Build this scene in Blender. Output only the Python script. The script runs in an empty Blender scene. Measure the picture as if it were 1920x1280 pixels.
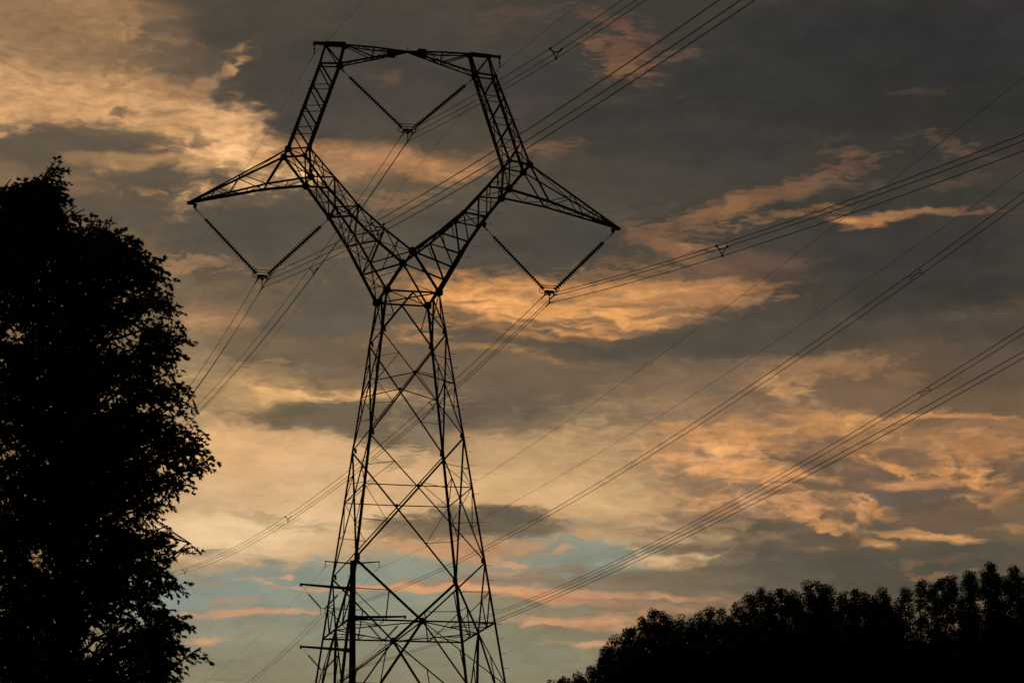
import bpy, bmesh, math, random
import numpy as np
from mathutils import Vector, Matrix

# ------------------------------------------------------------------ camera
scene = bpy.context.scene
COL = scene.collection
CAM = np.array([-27.2167, -133.2679, 1.6803])
YAW, PITCH, ROLL = 0.240512, 0.240937, -0.008757
cam_data = bpy.data.cameras.new('camera')
cam = bpy.data.objects.new('camera', cam_data)
COL.objects.link(cam)
_f = np.array([math.sin(YAW) * math.cos(PITCH), math.cos(YAW) * math.cos(PITCH), math.sin(PITCH)])
_r0 = np.array([math.cos(YAW), -math.sin(YAW), 0.0])
_u0 = np.cross(_r0, _f)
_R = math.cos(ROLL) * _r0 + math.sin(ROLL) * _u0
_U = -math.sin(ROLL) * _r0 + math.cos(ROLL) * _u0
m = Matrix(((_R[0], _U[0], -_f[0], CAM[0]), (_R[1], _U[1], -_f[1], CAM[1]),
            (_R[2], _U[2], -_f[2], CAM[2]), (0, 0, 0, 1)))
cam.matrix_world = m
cam_data.sensor_width = 36.0
cam_data.lens = 96.7824
cam_data.clip_start = 0.5
cam_data.clip_end = 12000
cam_data.dof.use_dof = True
cam_data.dof.focus_distance = 139.0
cam_data.dof.aperture_fstop = 4.5
scene.camera = cam
scene.view_settings.view_transform = 'Standard'
scene.view_settings.look = 'None'
scene.view_settings.exposure = 0.0
scene.view_settings.gamma = 1.0
scene.view_settings.use_curve_mapping = False

# ------------------------------------------------------------------ sky
# clouds lie in direction space: azimuth (degrees east of +Y) and elevation (degrees)
# each line: azimuth, elevation, half width, half height, tilt, colour (red green blue), opacity, texture kind
CLOUDS = '''
22.42 18.95 12.909 6.881 -0 50 49 46 1.00 s
16.07 20.18 8.277 4.661 -0 62 59 54 0.95 s
11.37 19.56 6.596 3.330 -0 71 66 59 0.95 s
17.73 16.40 9.255 2.886 -0 69 65 58 0.90 s
22.25 15.35 7.481 2.886 -0 58 56 52 0.95 s
14.26 15.58 6.452 2.442 -0 76 71 62 0.90 s
10.23 15.69 5.303 2.553 -0 90 82 70 0.90 s
9.67 13.81 6.857 1.887 -0 119 100 73 0.80 s
17.09 13.75 6.399 1.443 -0 89 80 69 0.90 s
15.93 12.89 4.782 1.221 -0 107 91 73 0.90 s
19.93 13.68 5.711 1.221 -0 78 71 62 0.90 s
22.14 12.71 4.779 1.443 -0 107 85 64 0.80 s
23.82 12.97 2.278 1.221 -0 90 76 65 0.80 s
9.25 10.60 7.001 3.663 -0 216 177 132 1.00 s
13.64 10.70 7.003 2.886 -0 210 169 120 0.95 s
17.05 11.98 3.744 1.443 -0 154 122 92 0.85 s
20.43 12.11 4.087 1.221 -0 127 101 78 0.85 s
19.27 10.82 4.068 2.220 -0 140 109 83 0.70 s
22.60 10.72 4.744 2.220 -0 114 90 72 0.85 s
21.96 8.77 7.187 1.665 -0 86 80 67 1.00 s
17.86 8.44 3.366 0.999 -0 130 112 90 0.90 s
24.41 13.71 2.285 0.666 -0 77 69 62 0.70 s
9.28 7.63 7.839 1.665 -0 143 139 117 1.00 s
13.06 7.29 5.818 1.332 -0 135 131 108 1.00 s
8.63 6.97 7.827 0.777 -0 136 129 104 0.90 s
8.38 8.63 5.164 0.688 4 141 146 131 1.00 m
7.50 8.58 2.918 0.622 4 139 147 133 0.80 s
8.03 9.82 3.830 0.733 4 236 201 154 0.95 s
9.93 10.27 2.707 0.555 6 227 189 143 0.70 s
11.50 10.93 2.939 0.666 -0 220 177 130 0.60 s
15.10 10.57 2.484 0.555 -4 221 178 127 0.60 s
11.50 8.94 2.584 0.999 -0 139 145 128 0.90 s
15.08 9.14 2.473 0.999 -0 136 140 124 0.95 m
10.83 8.29 4.711 0.777 -0 139 143 122 0.80 s
3.40 19.24 4.937 3.330 -0 162 123 85 0.95 m
5.36 18.67 3.866 2.553 -0 195 149 99 0.90 m
3.37 19.99 3.071 1.443 -0 143 112 81 0.60 m
2.74 18.77 1.993 1.443 -0 200 152 106 0.80 m
3.22 18.03 2.451 0.888 -0 219 168 116 0.80 m
4.10 18.62 2.577 0.666 -0 199 152 103 0.60 p
3.10 18.14 0.701 0.244 -0 227 177 122 0.60 p
4.01 18.12 1.051 0.222 -10 140 111 81 0.50 p
7.56 17.86 2.332 1.443 -20 243 186 127 0.95 m
8.49 17.38 1.977 0.888 -10 255 205 144 0.98 m
9.01 17.06 1.393 0.488 -0 250 195 134 0.90 m
7.81 16.87 1.508 0.444 14 246 189 130 0.90 m
6.52 18.05 1.518 0.666 -0 211 159 106 0.80 m
6.16 18.59 3.044 0.777 -0 201 152 103 0.70 m
7.46 17.09 2.206 0.666 20 230 176 118 0.85 m
8.95 16.89 1.508 0.444 -0 223 171 116 0.80 m
7.63 20.49 2.844 2.442 -0 83 75 65 0.85 m
9.15 19.87 3.068 2.220 -0 72 67 59 0.90 m
4.41 19.72 2.240 0.666 -0 126 101 76 0.55 m
5.33 19.65 0.707 0.555 -0 126 101 76 0.50 p
4.05 20.24 2.366 0.666 -0 140 109 77 0.40 p
4.74 20.11 1.300 0.311 -10 162 124 84 0.50 p
7.76 19.67 0.471 0.200 34 172 130 89 0.50 p
7.07 19.16 1.410 0.289 32 171 130 90 0.85 w
7.65 19.45 0.706 0.155 32 181 139 97 0.60 p
8.12 18.75 2.227 0.999 -26 82 75 66 0.85 m
9.17 18.22 1.753 1.332 -30 74 68 61 0.90 m
7.07 19.38 1.177 0.666 -0 92 82 69 0.60 m
5.68 19.55 1.413 0.400 -8 127 102 77 0.60 p
6.73 19.04 1.057 0.333 10 124 99 76 0.60 p
3.20 18.41 0.585 0.244 -0 134 105 77 0.50 p
5.37 18.40 0.444 0.178 24 113 92 71 0.80 p
4.25 17.64 2.679 0.666 2 108 89 72 0.95 m
4.59 17.82 1.632 0.377 -0 99 87 70 0.70 m
3.13 17.38 1.861 0.444 -0 117 94 74 0.70 m
6.08 17.16 2.207 0.466 4 108 89 72 0.90 m
6.65 17.26 0.930 0.377 -0 96 83 66 0.70 m
7.10 17.98 0.700 0.266 24 124 98 75 0.70 p
3.48 16.96 2.321 0.666 -0 124 100 77 0.80 m
5.08 16.45 2.199 0.555 -0 107 88 71 0.95 m
5.39 17.47 1.862 0.289 -0 172 134 90 0.60 p
5.65 16.38 1.273 0.444 -0 91 81 67 0.80 m
8.16 16.11 3.004 1.332 -0 90 81 69 0.95 m
7.58 16.54 1.505 0.555 -0 96 85 70 0.70 m
9.53 16.46 1.504 0.666 -0 91 81 68 0.90 m
6.44 16.51 0.695 0.333 -0 195 147 97 0.60 p
10.10 17.57 2.445 0.511 -4 166 122 81 0.85 m
10.80 17.58 1.979 0.400 -0 179 130 91 0.70 m
12.07 17.41 1.280 0.333 -4 181 129 86 0.80 m
11.61 17.69 0.699 0.222 -10 171 123 83 0.70 h
13.12 17.58 1.281 0.333 10 140 102 73 0.60 h
10.22 17.02 1.741 0.444 -0 89 81 68 0.60 m
11.15 16.75 1.391 0.289 4 144 107 79 0.60 h
12.54 18.02 2.334 0.444 -0 78 71 60 0.70 m
14.40 17.84 1.399 0.155 6 124 94 71 0.75 h
14.75 17.76 0.699 0.200 8 113 85 66 0.60 h
16.35 19.61 1.296 0.488 -30 122 87 65 0.75 h
16.17 19.41 0.824 0.244 -0 136 98 64 0.70 h
16.06 19.74 0.708 0.333 -0 111 80 66 0.60 h
16.65 19.90 0.826 0.666 -50 108 78 64 0.60 h
15.96 20.43 1.066 0.244 -26 108 77 63 0.70 h
14.08 20.60 1.778 0.200 4 92 74 63 0.60 h
13.49 20.27 0.947 0.400 -0 90 74 62 0.50 h
17.47 19.65 0.943 0.178 -0 113 84 67 0.60 h
16.04 18.75 0.703 0.133 14 93 76 64 0.60 h
14.41 18.45 0.702 0.155 14 88 73 62 0.50 h
11.14 19.29 0.353 0.266 -20 109 82 65 0.60 h
11.02 19.23 0.705 0.133 -20 92 76 63 0.50 h
22.87 18.69 0.937 0.133 4 74 63 55 0.70 h
23.27 17.60 0.815 0.311 -20 91 72 58 0.75 h
23.49 17.42 0.698 0.133 8 98 76 60 0.50 h
22.37 17.81 0.816 0.100 6 82 66 49 0.50 h
21.10 17.54 0.815 0.155 -8 98 80 63 0.60 h
21.21 17.45 0.349 0.067 14 114 85 62 0.60 h
24.26 17.21 0.813 0.155 -6 85 69 61 0.50 h
23.45 16.77 1.275 0.222 8 90 72 60 0.65 h
20.51 17.07 1.974 0.244 14 110 82 65 0.70 h
19.23 16.68 2.201 0.244 12 127 93 66 0.80 w
18.19 16.38 1.504 0.289 10 127 92 65 0.75 h
19.81 16.83 1.391 0.289 10 109 82 66 0.50 h
21.18 16.82 1.044 0.222 -0 96 80 65 0.50 h
18.65 16.54 0.926 0.155 12 140 101 69 0.60 h
19.79 16.28 1.734 0.155 6 140 101 68 0.70 h
21.27 16.11 0.693 0.133 -8 199 138 81 0.95 w
21.72 16.12 0.693 0.111 14 172 119 75 0.85 w
22.29 16.22 1.503 0.089 2 156 111 73 0.80 w
23.42 16.17 1.387 0.067 -0 127 94 68 0.60 h
21.39 16.29 0.463 0.178 -0 67 64 61 0.80 h
17.61 16.07 1.386 0.333 -0 129 95 69 0.60 h
17.25 15.69 1.268 0.289 -26 140 102 72 0.80 w
16.57 15.98 1.039 0.222 10 117 88 66 0.60 h
16.33 15.43 1.497 0.244 -0 112 86 64 0.60 h
17.82 15.68 0.692 0.155 -0 171 121 78 0.50 h
15.63 15.11 2.529 0.333 4 142 104 73 0.70 h
17.69 15.07 2.299 0.333 -0 127 96 71 0.70 h
18.84 15.15 1.840 0.444 8 109 84 67 0.70 m
14.25 14.58 3.670 0.577 -6 210 147 86 0.95 m
16.31 14.66 2.983 0.377 -0 188 131 82 0.80 m
17.11 14.77 2.984 0.178 2 195 137 86 0.85 w
13.44 14.53 1.720 0.289 -8 244 173 106 0.95 w
15.16 14.40 2.177 0.244 -4 224 158 94 0.85 w
16.30 14.21 1.717 0.200 4 218 154 92 0.80 w
15.39 14.12 1.831 0.244 -12 215 151 90 0.85 w
16.87 14.09 0.915 0.155 12 213 150 89 0.70 h
14.82 14.85 2.067 0.155 -0 204 145 91 0.70 h
18.60 14.62 1.835 0.178 -4 163 118 81 0.75 h
16.07 13.89 1.258 0.155 -6 188 131 82 0.70 h
14.24 13.91 2.058 0.200 -8 184 129 81 0.70 h
14.46 13.52 1.484 0.244 -6 159 118 80 0.80 w
13.09 13.70 1.485 0.155 -4 178 130 82 0.60 h
12.75 14.37 0.687 0.133 -6 113 90 72 0.85 w
12.87 14.01 0.801 0.133 -0 93 81 69 0.90 w
14.81 14.24 0.916 0.111 -10 124 98 76 0.85 w
14.12 13.80 1.029 0.133 -6 98 85 66 0.85 w
15.27 14.03 0.686 0.089 -18 136 103 77 0.70 h
15.73 14.14 1.145 0.089 -12 125 98 75 0.70 h
16.88 14.34 1.146 0.078 4 136 103 77 0.80 w
17.67 14.18 1.259 0.111 2 119 95 75 0.70 h
16.31 14.49 1.376 0.067 -0 140 105 77 0.70 h
15.16 14.68 1.377 0.067 4 143 109 81 0.60 h
15.61 13.67 1.713 0.200 6 93 82 69 0.80 m
17.09 13.75 2.514 0.289 8 88 79 67 0.85 m
13.78 14.14 0.687 0.089 -6 124 98 76 0.60 h
10.81 13.70 1.828 0.333 -0 131 105 77 0.60 h
10.81 13.83 1.829 0.111 4 195 139 89 0.85 w
11.50 14.06 1.030 0.133 6 186 132 84 0.70 h
10.58 13.68 1.257 0.067 -2 193 142 90 0.70 h
11.95 13.48 2.054 0.333 -0 118 97 73 0.70 m
9.90 13.59 1.256 0.133 -0 107 92 73 0.70 h
9.21 14.24 2.977 0.999 -0 97 87 74 0.80 m
7.40 14.22 1.030 0.444 -0 165 126 91 0.80 m
7.06 14.27 0.687 0.266 -0 184 137 95 0.70 h
6.69 15.31 0.690 0.289 -0 171 131 91 0.60 h
7.38 15.38 0.691 0.200 -0 156 120 87 0.60 h
8.52 15.29 0.805 0.111 10 171 128 87 0.50 h
10.12 15.58 0.922 0.111 10 140 107 79 0.60 h
9.22 13.58 2.740 0.555 -0 108 93 73 0.80 m
8.20 13.24 1.026 0.333 -0 176 138 94 0.60 h
6.74 13.21 1.026 0.777 -0 154 128 96 0.80 m
7.87 12.79 1.821 0.555 -0 177 141 99 0.80 m
9.23 12.75 2.503 0.444 -0 220 170 111 0.90 m
10.25 12.65 2.047 0.266 -0 228 176 116 0.90 m
10.13 13.01 1.937 0.333 -0 125 104 78 0.80 m
11.72 13.26 2.737 0.555 -0 110 93 74 0.80 m
13.09 12.92 2.961 0.666 -0 109 93 75 0.85 m
11.50 12.70 1.252 0.266 -0 178 138 96 0.70 h
7.20 12.67 1.365 0.555 -0 165 135 97 0.80 m
9.91 12.31 2.272 0.289 2 123 106 82 0.95 w
8.78 12.19 1.249 0.289 -0 122 105 81 0.90 w
10.70 12.15 1.249 0.488 -20 122 104 80 0.85 h
10.14 12.04 1.816 0.289 -6 119 102 79 0.70 h
9.24 11.81 1.474 0.289 -0 199 156 109 0.70 h
7.66 12.01 1.362 0.444 14 210 162 109 0.70 h
7.78 11.47 1.925 0.555 -0 227 178 122 0.80 m
8.79 11.48 1.359 0.555 -0 220 174 121 0.70 h
9.92 11.37 2.264 0.444 -0 219 176 128 0.60 m
11.95 12.04 1.475 0.555 -30 127 111 88 0.85 m
11.72 11.82 1.021 0.444 -0 128 112 90 0.70 h
11.27 11.26 0.679 0.266 -0 156 130 96 0.60 h
12.63 12.15 0.681 0.999 -0 176 138 98 0.50 h
13.43 12.25 2.158 0.555 -0 100 89 78 0.80 m
14.56 12.35 1.477 0.400 -0 99 90 79 0.70 h
13.77 12.36 0.273 0.178 -0 154 129 99 0.70 h
15.13 12.13 1.362 0.444 -0 147 120 88 0.60 h
14.78 11.69 2.720 0.666 -0 185 148 106 0.80 m
15.92 12.22 1.249 0.333 -0 111 97 79 0.50 h
16.94 12.21 1.022 0.222 -0 124 104 87 0.60 p
18.09 12.79 0.455 0.155 -0 107 98 87 0.70 p
17.98 13.07 2.051 0.444 -0 132 106 82 0.60 m
19.91 13.12 1.709 0.266 10 162 121 85 0.80 w
19.67 12.69 0.683 0.400 -10 195 145 96 0.85 p
20.01 12.85 0.683 0.222 -0 165 123 87 0.60 p
21.26 13.08 1.139 0.244 8 153 113 80 0.70 p
22.03 12.83 0.569 0.289 -0 141 108 80 0.50 p
19.32 12.37 1.136 0.133 14 163 122 86 0.70 p
18.75 12.16 1.362 0.333 -0 129 104 83 0.60 p
20.54 12.00 1.589 0.289 -6 199 141 88 0.80 w
20.88 12.04 1.021 0.133 -4 222 160 100 0.70 p
21.88 12.01 1.248 0.078 8 200 141 88 0.80 w
23.21 12.01 1.702 0.078 -4 195 138 87 0.85 w
23.87 11.92 0.567 0.044 -8 171 122 81 0.60 p
20.65 11.80 1.361 0.089 -0 188 132 85 0.70 p
19.30 11.71 0.793 0.055 -0 171 122 85 0.60 p
20.07 11.24 2.037 0.444 -0 107 88 71 0.85 m
19.63 11.59 1.246 0.289 -0 113 93 75 0.70 m
18.17 11.74 2.154 0.444 -0 199 143 91 0.85 m
18.05 11.41 1.698 0.488 -0 223 158 103 0.80 p
18.49 11.07 1.923 0.289 -8 223 158 100 0.90 w
17.60 11.20 1.358 0.289 -0 208 152 104 0.70 p
17.71 11.41 0.385 0.089 -0 130 110 91 0.80 w
19.27 10.94 1.356 0.133 -6 214 153 97 0.80 w
17.04 11.65 0.793 0.222 -0 188 138 93 0.50 p
17.81 10.80 1.017 0.133 -0 141 113 89 0.75 p
17.14 10.87 0.565 0.133 -0 140 114 92 0.60 p
18.70 10.67 1.242 0.111 -0 141 113 88 0.60 p
18.03 10.47 1.919 0.266 -0 211 152 103 0.75 p
17.57 10.31 1.354 0.222 -0 210 154 107 0.60 p
17.46 10.37 0.903 0.133 -0 140 116 95 0.70 p
18.47 10.18 1.353 0.222 -0 186 136 93 0.60 p
18.92 10.50 0.677 0.333 30 172 146 124 0.50 p
19.83 10.75 1.356 0.333 -0 119 98 79 0.70 p
22.64 11.49 2.945 0.444 4 165 120 81 0.70 m
23.40 11.24 2.037 0.444 -0 187 131 84 0.70 p
21.84 11.02 0.678 0.222 -30 224 158 93 0.85 p
21.62 11.08 1.357 0.155 -10 187 131 84 0.60 p
23.05 10.92 1.017 0.488 -0 217 153 93 0.80 p
23.74 11.44 1.132 0.222 -0 171 123 84 0.60 p
22.40 11.17 0.679 0.266 -0 111 91 73 0.80 p
21.38 10.76 1.243 0.333 -0 113 93 75 0.80 p
23.70 10.73 1.017 0.222 -0 98 85 66 0.85 w
23.94 11.05 0.452 0.133 -0 109 89 71 0.80 p
22.04 10.63 1.355 0.133 -0 204 145 97 0.80 w
23.48 10.63 0.678 0.266 -20 210 147 89 0.80 p
22.49 10.67 0.678 0.222 -0 187 131 85 0.60 p
20.04 10.42 1.241 0.244 -8 210 150 99 0.85 w
19.81 10.26 0.790 0.133 -10 218 158 106 0.60 p
21.81 10.36 1.692 0.222 -0 100 89 78 0.80 m
23.13 10.32 1.241 0.111 4 171 123 84 0.75 p
24.02 10.45 0.564 0.444 -30 179 126 81 0.70 p
20.59 10.29 0.677 0.178 -20 108 89 72 0.70 p
20.02 10.03 0.564 0.178 -26 215 152 98 0.85 p
20.92 10.12 0.676 0.222 -30 200 141 92 0.80 p
21.58 10.10 0.676 0.222 -20 196 138 91 0.75 p
20.68 9.85 0.676 0.200 -8 212 154 96 0.90 p
19.13 10.11 0.902 0.178 -0 174 129 91 0.60 p
19.35 9.89 1.690 0.178 -0 100 89 78 0.70 p
21.12 9.67 0.676 0.178 -0 141 109 78 0.60 p
21.50 9.42 0.563 0.133 -10 197 141 89 0.90 w
22.55 9.56 1.238 0.111 -6 201 146 94 0.95 w
22.05 9.61 0.225 0.111 -0 185 134 87 0.80 p
24.30 9.69 0.450 0.111 -0 168 122 80 0.80 w
23.65 9.70 0.676 0.067 -0 138 107 76 0.50 p
19.95 9.42 0.563 0.078 -0 165 122 82 0.80 w
19.55 9.17 0.450 0.078 -0 154 115 80 0.60 p
19.23 9.61 0.675 0.133 -0 134 105 76 0.60 p
18.56 9.52 0.675 0.178 -0 160 125 90 0.70 p
18.66 9.30 0.562 0.133 -0 156 124 92 0.60 p
22.63 9.08 1.236 0.111 4 135 101 74 0.70 p
22.73 8.80 1.011 0.133 6 138 103 75 0.75 p
21.97 8.86 0.449 0.067 -0 122 94 70 0.60 p
18.01 9.75 1.914 0.444 -0 99 90 77 0.90 m
17.55 9.43 1.350 0.333 -0 116 100 80 0.70 p
16.78 9.78 1.689 0.289 -0 207 168 119 0.60 m
17.55 9.21 1.687 0.155 2 217 179 132 0.85 w
16.88 9.22 1.237 0.155 -20 216 176 128 0.70 p
18.88 9.07 1.798 0.444 -0 93 86 74 0.80 m
17.20 8.78 2.134 0.333 -0 117 103 84 0.85 m
16.20 8.85 2.134 0.222 -0 125 106 85 0.70 h
16.22 9.79 0.901 0.155 -8 134 115 91 0.70 h
15.77 9.85 0.901 0.133 -10 205 161 115 0.60 h
15.09 9.80 0.676 0.200 -0 203 155 108 0.70 h
15.43 9.96 1.352 0.133 -0 169 139 104 0.50 h
16.90 10.33 0.903 0.289 -0 219 171 125 0.40 m
17.07 10.21 0.789 0.133 -0 140 116 93 0.75 p
16.78 9.83 0.563 0.155 -0 139 120 96 0.70 p
17.57 10.04 0.676 0.155 -0 140 115 92 0.60 p
13.07 10.10 1.466 0.333 -0 118 103 82 0.90 m
13.75 10.26 1.015 0.222 -8 115 101 79 0.90 w
14.20 9.90 0.901 0.200 -4 120 106 85 0.90 w
12.62 9.99 1.803 0.400 -0 124 108 86 0.85 h
11.72 9.99 1.240 0.444 -0 132 114 90 0.80 h
13.86 10.09 0.451 0.089 -20 181 154 118 0.50 h
11.72 9.72 1.464 0.289 -0 168 131 95 0.70 h
12.73 9.55 1.688 0.266 -4 185 139 99 0.85 w
13.52 9.60 1.013 0.222 -0 169 129 96 0.70 h
13.97 9.57 0.563 0.155 4 192 144 106 0.60 h
12.40 9.38 1.800 0.155 -8 200 148 106 0.80 w
14.75 9.45 0.338 0.089 4 199 151 110 0.80 w
13.83 9.17 0.405 0.133 -0 202 152 112 0.85 h
13.74 9.04 0.674 0.111 -0 184 140 105 0.60 h
14.19 8.95 1.124 0.155 4 149 122 97 0.75 h
14.97 9.03 1.011 0.111 -0 145 121 97 0.60 h
13.06 8.83 2.246 0.155 -0 156 126 99 0.80 w
15.08 8.75 2.134 0.133 -4 140 117 93 0.80 w
12.39 8.72 2.358 0.111 -2 208 152 108 0.90 w
13.96 8.62 2.582 0.089 -4 220 160 112 0.95 w
15.86 8.52 2.581 0.089 -4 196 143 104 0.85 w
14.63 8.46 1.571 0.078 -6 212 154 110 0.80 w
16.19 8.30 1.795 0.133 -6 159 124 96 0.80 w
11.50 8.83 1.011 0.100 -0 168 130 98 0.70 h
11.28 8.75 1.235 0.089 -0 211 155 110 0.80 w
15.07 7.98 1.681 0.133 -0 201 149 109 0.90 w
14.40 7.91 0.896 0.078 -0 207 154 112 0.70 h
15.85 8.08 1.457 0.133 -0 169 132 99 0.70 h
16.07 7.81 1.232 0.111 -4 185 140 104 0.80 w
15.62 7.53 0.784 0.089 -0 201 150 111 0.90 w
14.84 7.54 0.784 0.044 -0 169 138 109 0.60 h
15.51 7.53 0.336 0.100 -0 207 154 114 0.60 h
16.97 8.23 1.458 0.155 2 169 128 96 0.70 p
17.86 8.33 1.458 0.155 -0 138 111 88 0.60 p
8.28 8.19 1.458 0.111 2 205 155 115 0.95 w
9.05 8.18 0.897 0.067 -0 203 152 112 0.70 h
7.83 8.28 1.009 0.067 -0 169 138 112 0.70 h
7.28 8.17 0.673 0.078 -0 196 150 112 0.70 h
7.83 8.45 0.785 0.067 2 176 138 110 0.80 w
8.32 8.88 1.011 0.067 -0 181 148 120 0.60 h
8.60 8.81 0.562 0.055 -18 199 155 118 0.70 h
7.49 8.91 0.674 0.111 -18 154 138 116 0.60 h
9.01 8.91 0.157 0.089 -0 208 160 122 0.95 h
9.72 8.70 1.011 0.055 -0 199 154 117 0.80 w
7.35 7.66 0.448 0.089 -0 201 151 111 0.90 w
7.68 7.62 0.224 0.044 -0 180 140 110 0.70 h
8.56 9.30 0.562 0.100 -4 139 128 105 0.95 w
7.35 9.40 0.562 0.089 -0 143 130 104 0.80 w
9.26 9.99 1.014 0.155 -0 191 162 122 0.70 h
8.47 10.20 0.789 0.222 -0 189 158 118 0.70 h
9.70 9.94 0.676 0.155 -0 182 155 118 0.60 h
8.03 10.26 0.677 0.155 -0 196 164 122 0.50 h
10.17 6.86 1.341 0.078 -0 127 118 95 0.60 h
7.75 6.84 1.006 0.055 -0 122 112 93 0.70 h
11.95 13.81 0.686 0.100 -0 141 111 80 0.60 h
20.49 10.63 0.790 0.178 -10 98 86 66 0.60 p
21.23 11.10 0.679 0.133 -0 108 89 72 0.60 p
22.70 10.39 1.016 0.133 -0 108 89 72 0.60 p
22.02 10.08 0.902 0.155 -0 93 83 69 0.70 p
19.60 10.60 0.677 0.111 -0 113 93 75 0.60 p
23.56 10.14 0.676 0.155 -20 195 136 86 0.60 p
21.04 10.44 0.564 0.111 -20 215 154 99 0.70 p
18.93 10.78 0.678 0.089 -0 227 164 104 0.60 p
17.48 11.09 0.565 0.111 -0 224 162 106 0.60 p
8.33 12.02 0.681 0.178 20 220 174 120 0.60 h
10.82 12.70 1.024 0.155 -0 217 168 109 0.60 h
11.04 11.82 0.907 0.222 -20 117 102 80 0.60 h
9.57 12.37 0.795 0.155 10 109 93 72 0.70 h
4.14 17.58 1.746 0.444 4 100 88 71 0.85 m
6.20 17.18 1.394 0.266 6 99 87 70 0.85 m
5.53 16.43 1.389 0.444 -0 99 88 71 0.80 m
8.16 16.16 1.733 0.511 -0 88 80 68 0.80 m
10.22 17.24 1.046 0.222 -0 184 136 93 0.60 p
5.55 20.09 1.418 0.155 -8 179 136 93 0.50 p
3.65 18.71 1.289 0.200 -6 201 154 106 0.50 p
7.22 17.63 0.699 0.222 40 223 171 116 0.60 p
8.13 17.93 0.700 0.222 -36 235 181 122 0.60 p
18.11 13.51 2.283 0.155 -0 88 79 68 0.50 m
14.24 14.36 0.687 0.089 -10 244 173 106 0.70 w
15.62 14.31 0.916 0.078 -8 233 165 99 0.70 w
14.93 14.01 0.915 0.089 -14 223 158 93 0.70 w
16.54 14.71 1.377 0.078 2 211 152 93 0.70 w
17.92 14.93 1.264 0.089 2 171 123 84 0.70 w
14.58 14.15 1.030 0.078 -12 113 90 72 0.85 w
15.49 13.78 1.029 0.100 -8 106 88 70 0.85 w
16.41 13.97 1.029 0.078 -4 124 98 76 0.80 w
13.44 13.81 1.029 0.100 -4 98 85 70 0.85 w
12.76 14.64 0.688 0.067 -4 140 106 77 0.70 w
20.40 11.12 0.905 0.155 -0 99 86 70 0.80 w
21.96 11.29 0.792 0.133 -0 113 92 73 0.70 w
20.82 10.62 0.678 0.133 -0 107 88 71 0.70 w
22.47 10.23 1.015 0.133 -0 98 86 70 0.80 w
23.58 10.41 0.790 0.111 -10 108 89 72 0.70 w
19.02 9.89 1.352 0.133 -0 98 86 70 0.80 w
20.23 9.64 1.013 0.155 -0 93 83 70 0.80 w
18.01 10.03 0.789 0.111 -0 140 114 93 0.70 w
21.46 9.83 0.788 0.133 -0 93 83 70 0.70 w
18.28 11.49 1.019 0.089 -0 235 170 111 0.60 w
17.60 11.25 0.792 0.089 -4 223 163 110 0.60 w
18.71 10.92 1.017 0.089 -6 226 162 106 0.70 w
7.79 17.53 0.815 0.444 -30 251 195 138 0.70 p
9.18 17.23 0.697 0.266 -0 252 199 140 0.70 p
8.15 17.05 0.813 0.200 10 249 194 137 0.60 p
6.89 17.02 0.580 0.155 -0 204 152 100 0.50 p
3.42 18.59 1.756 0.511 -0 207 157 108 0.70 m
4.92 18.16 1.518 0.377 -4 208 158 108 0.70 m
6.04 18.91 1.291 0.289 -10 198 149 101 0.60 m
6.51 18.43 1.287 0.377 -6 211 161 110 0.70 m
7.44 18.29 0.818 0.333 -20 223 171 118 0.70 m
2.91 20.29 1.420 0.444 -0 143 112 81 0.60 m
5.65 20.53 1.304 0.289 -0 152 117 80 0.50 m
8.44 20.62 2.372 0.666 -0 78 71 62 0.60 m
6.48 19.74 0.825 0.555 -0 109 89 71 0.50 m
8.69 19.42 1.412 0.555 -0 72 67 59 0.60 m
9.63 19.00 1.056 0.666 -0 72 67 60 0.60 m
10.33 18.34 1.403 0.444 -10 80 74 65 0.60 m
10.79 19.89 1.888 0.444 -0 68 63 57 0.60 m
12.19 20.22 1.419 0.444 -0 75 68 60 0.50 m
13.13 19.23 1.411 0.444 -0 66 62 57 0.60 m
11.49 18.68 1.523 0.444 -0 73 67 60 0.50 m
12.31 18.35 1.286 0.289 -8 85 75 65 0.50 h
14.30 19.22 1.646 0.444 -0 59 58 55 0.60 m
13.82 18.46 1.287 0.289 6 74 67 60 0.50 h
15.22 18.33 1.637 0.444 -0 58 56 54 0.60 m
16.62 18.63 1.640 0.555 -0 57 55 52 0.60 m
17.19 17.96 2.333 0.444 8 62 59 55 0.50 m
15.67 17.22 2.092 0.444 -0 75 69 61 0.60 m
17.17 16.96 1.741 0.400 6 73 67 60 0.50 m
14.85 16.68 1.738 0.444 -0 81 74 64 0.60 m
16.35 16.43 1.389 0.266 8 91 79 67 0.50 h
18.96 19.11 2.349 0.888 -0 52 52 50 0.60 m
20.16 20.05 2.599 0.666 -0 51 51 50 0.60 m
18.69 17.80 1.865 0.555 -0 58 56 54 0.50 m
21.89 19.96 2.362 0.666 -0 48 48 48 0.70 m
24.18 19.83 1.770 0.777 -0 50 48 52 0.60 m
23.57 19.10 1.762 0.444 -0 47 47 46 0.60 m
20.67 18.38 2.105 0.444 -0 52 51 48 0.60 m
19.86 18.09 1.401 0.266 4 67 60 55 0.40 h
22.39 18.19 1.519 0.266 -0 57 52 48 0.50 m
24.42 18.07 1.284 0.444 -0 48 48 45 0.60 m
20.77 17.83 1.282 0.155 8 80 68 59 0.40 h
24.58 16.86 1.276 0.333 -0 62 57 54 0.50 m
21.13 15.62 2.074 0.333 -0 65 60 55 0.60 m
23.39 15.62 1.844 0.444 -0 57 54 51 0.60 m
19.43 15.79 1.615 0.289 -4 74 67 61 0.60 m
18.85 15.48 1.612 0.178 -4 91 77 66 0.50 h
20.20 14.99 1.609 0.289 -0 68 63 57 0.60 m
22.21 14.47 2.292 0.444 -0 61 57 52 0.60 m
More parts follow.
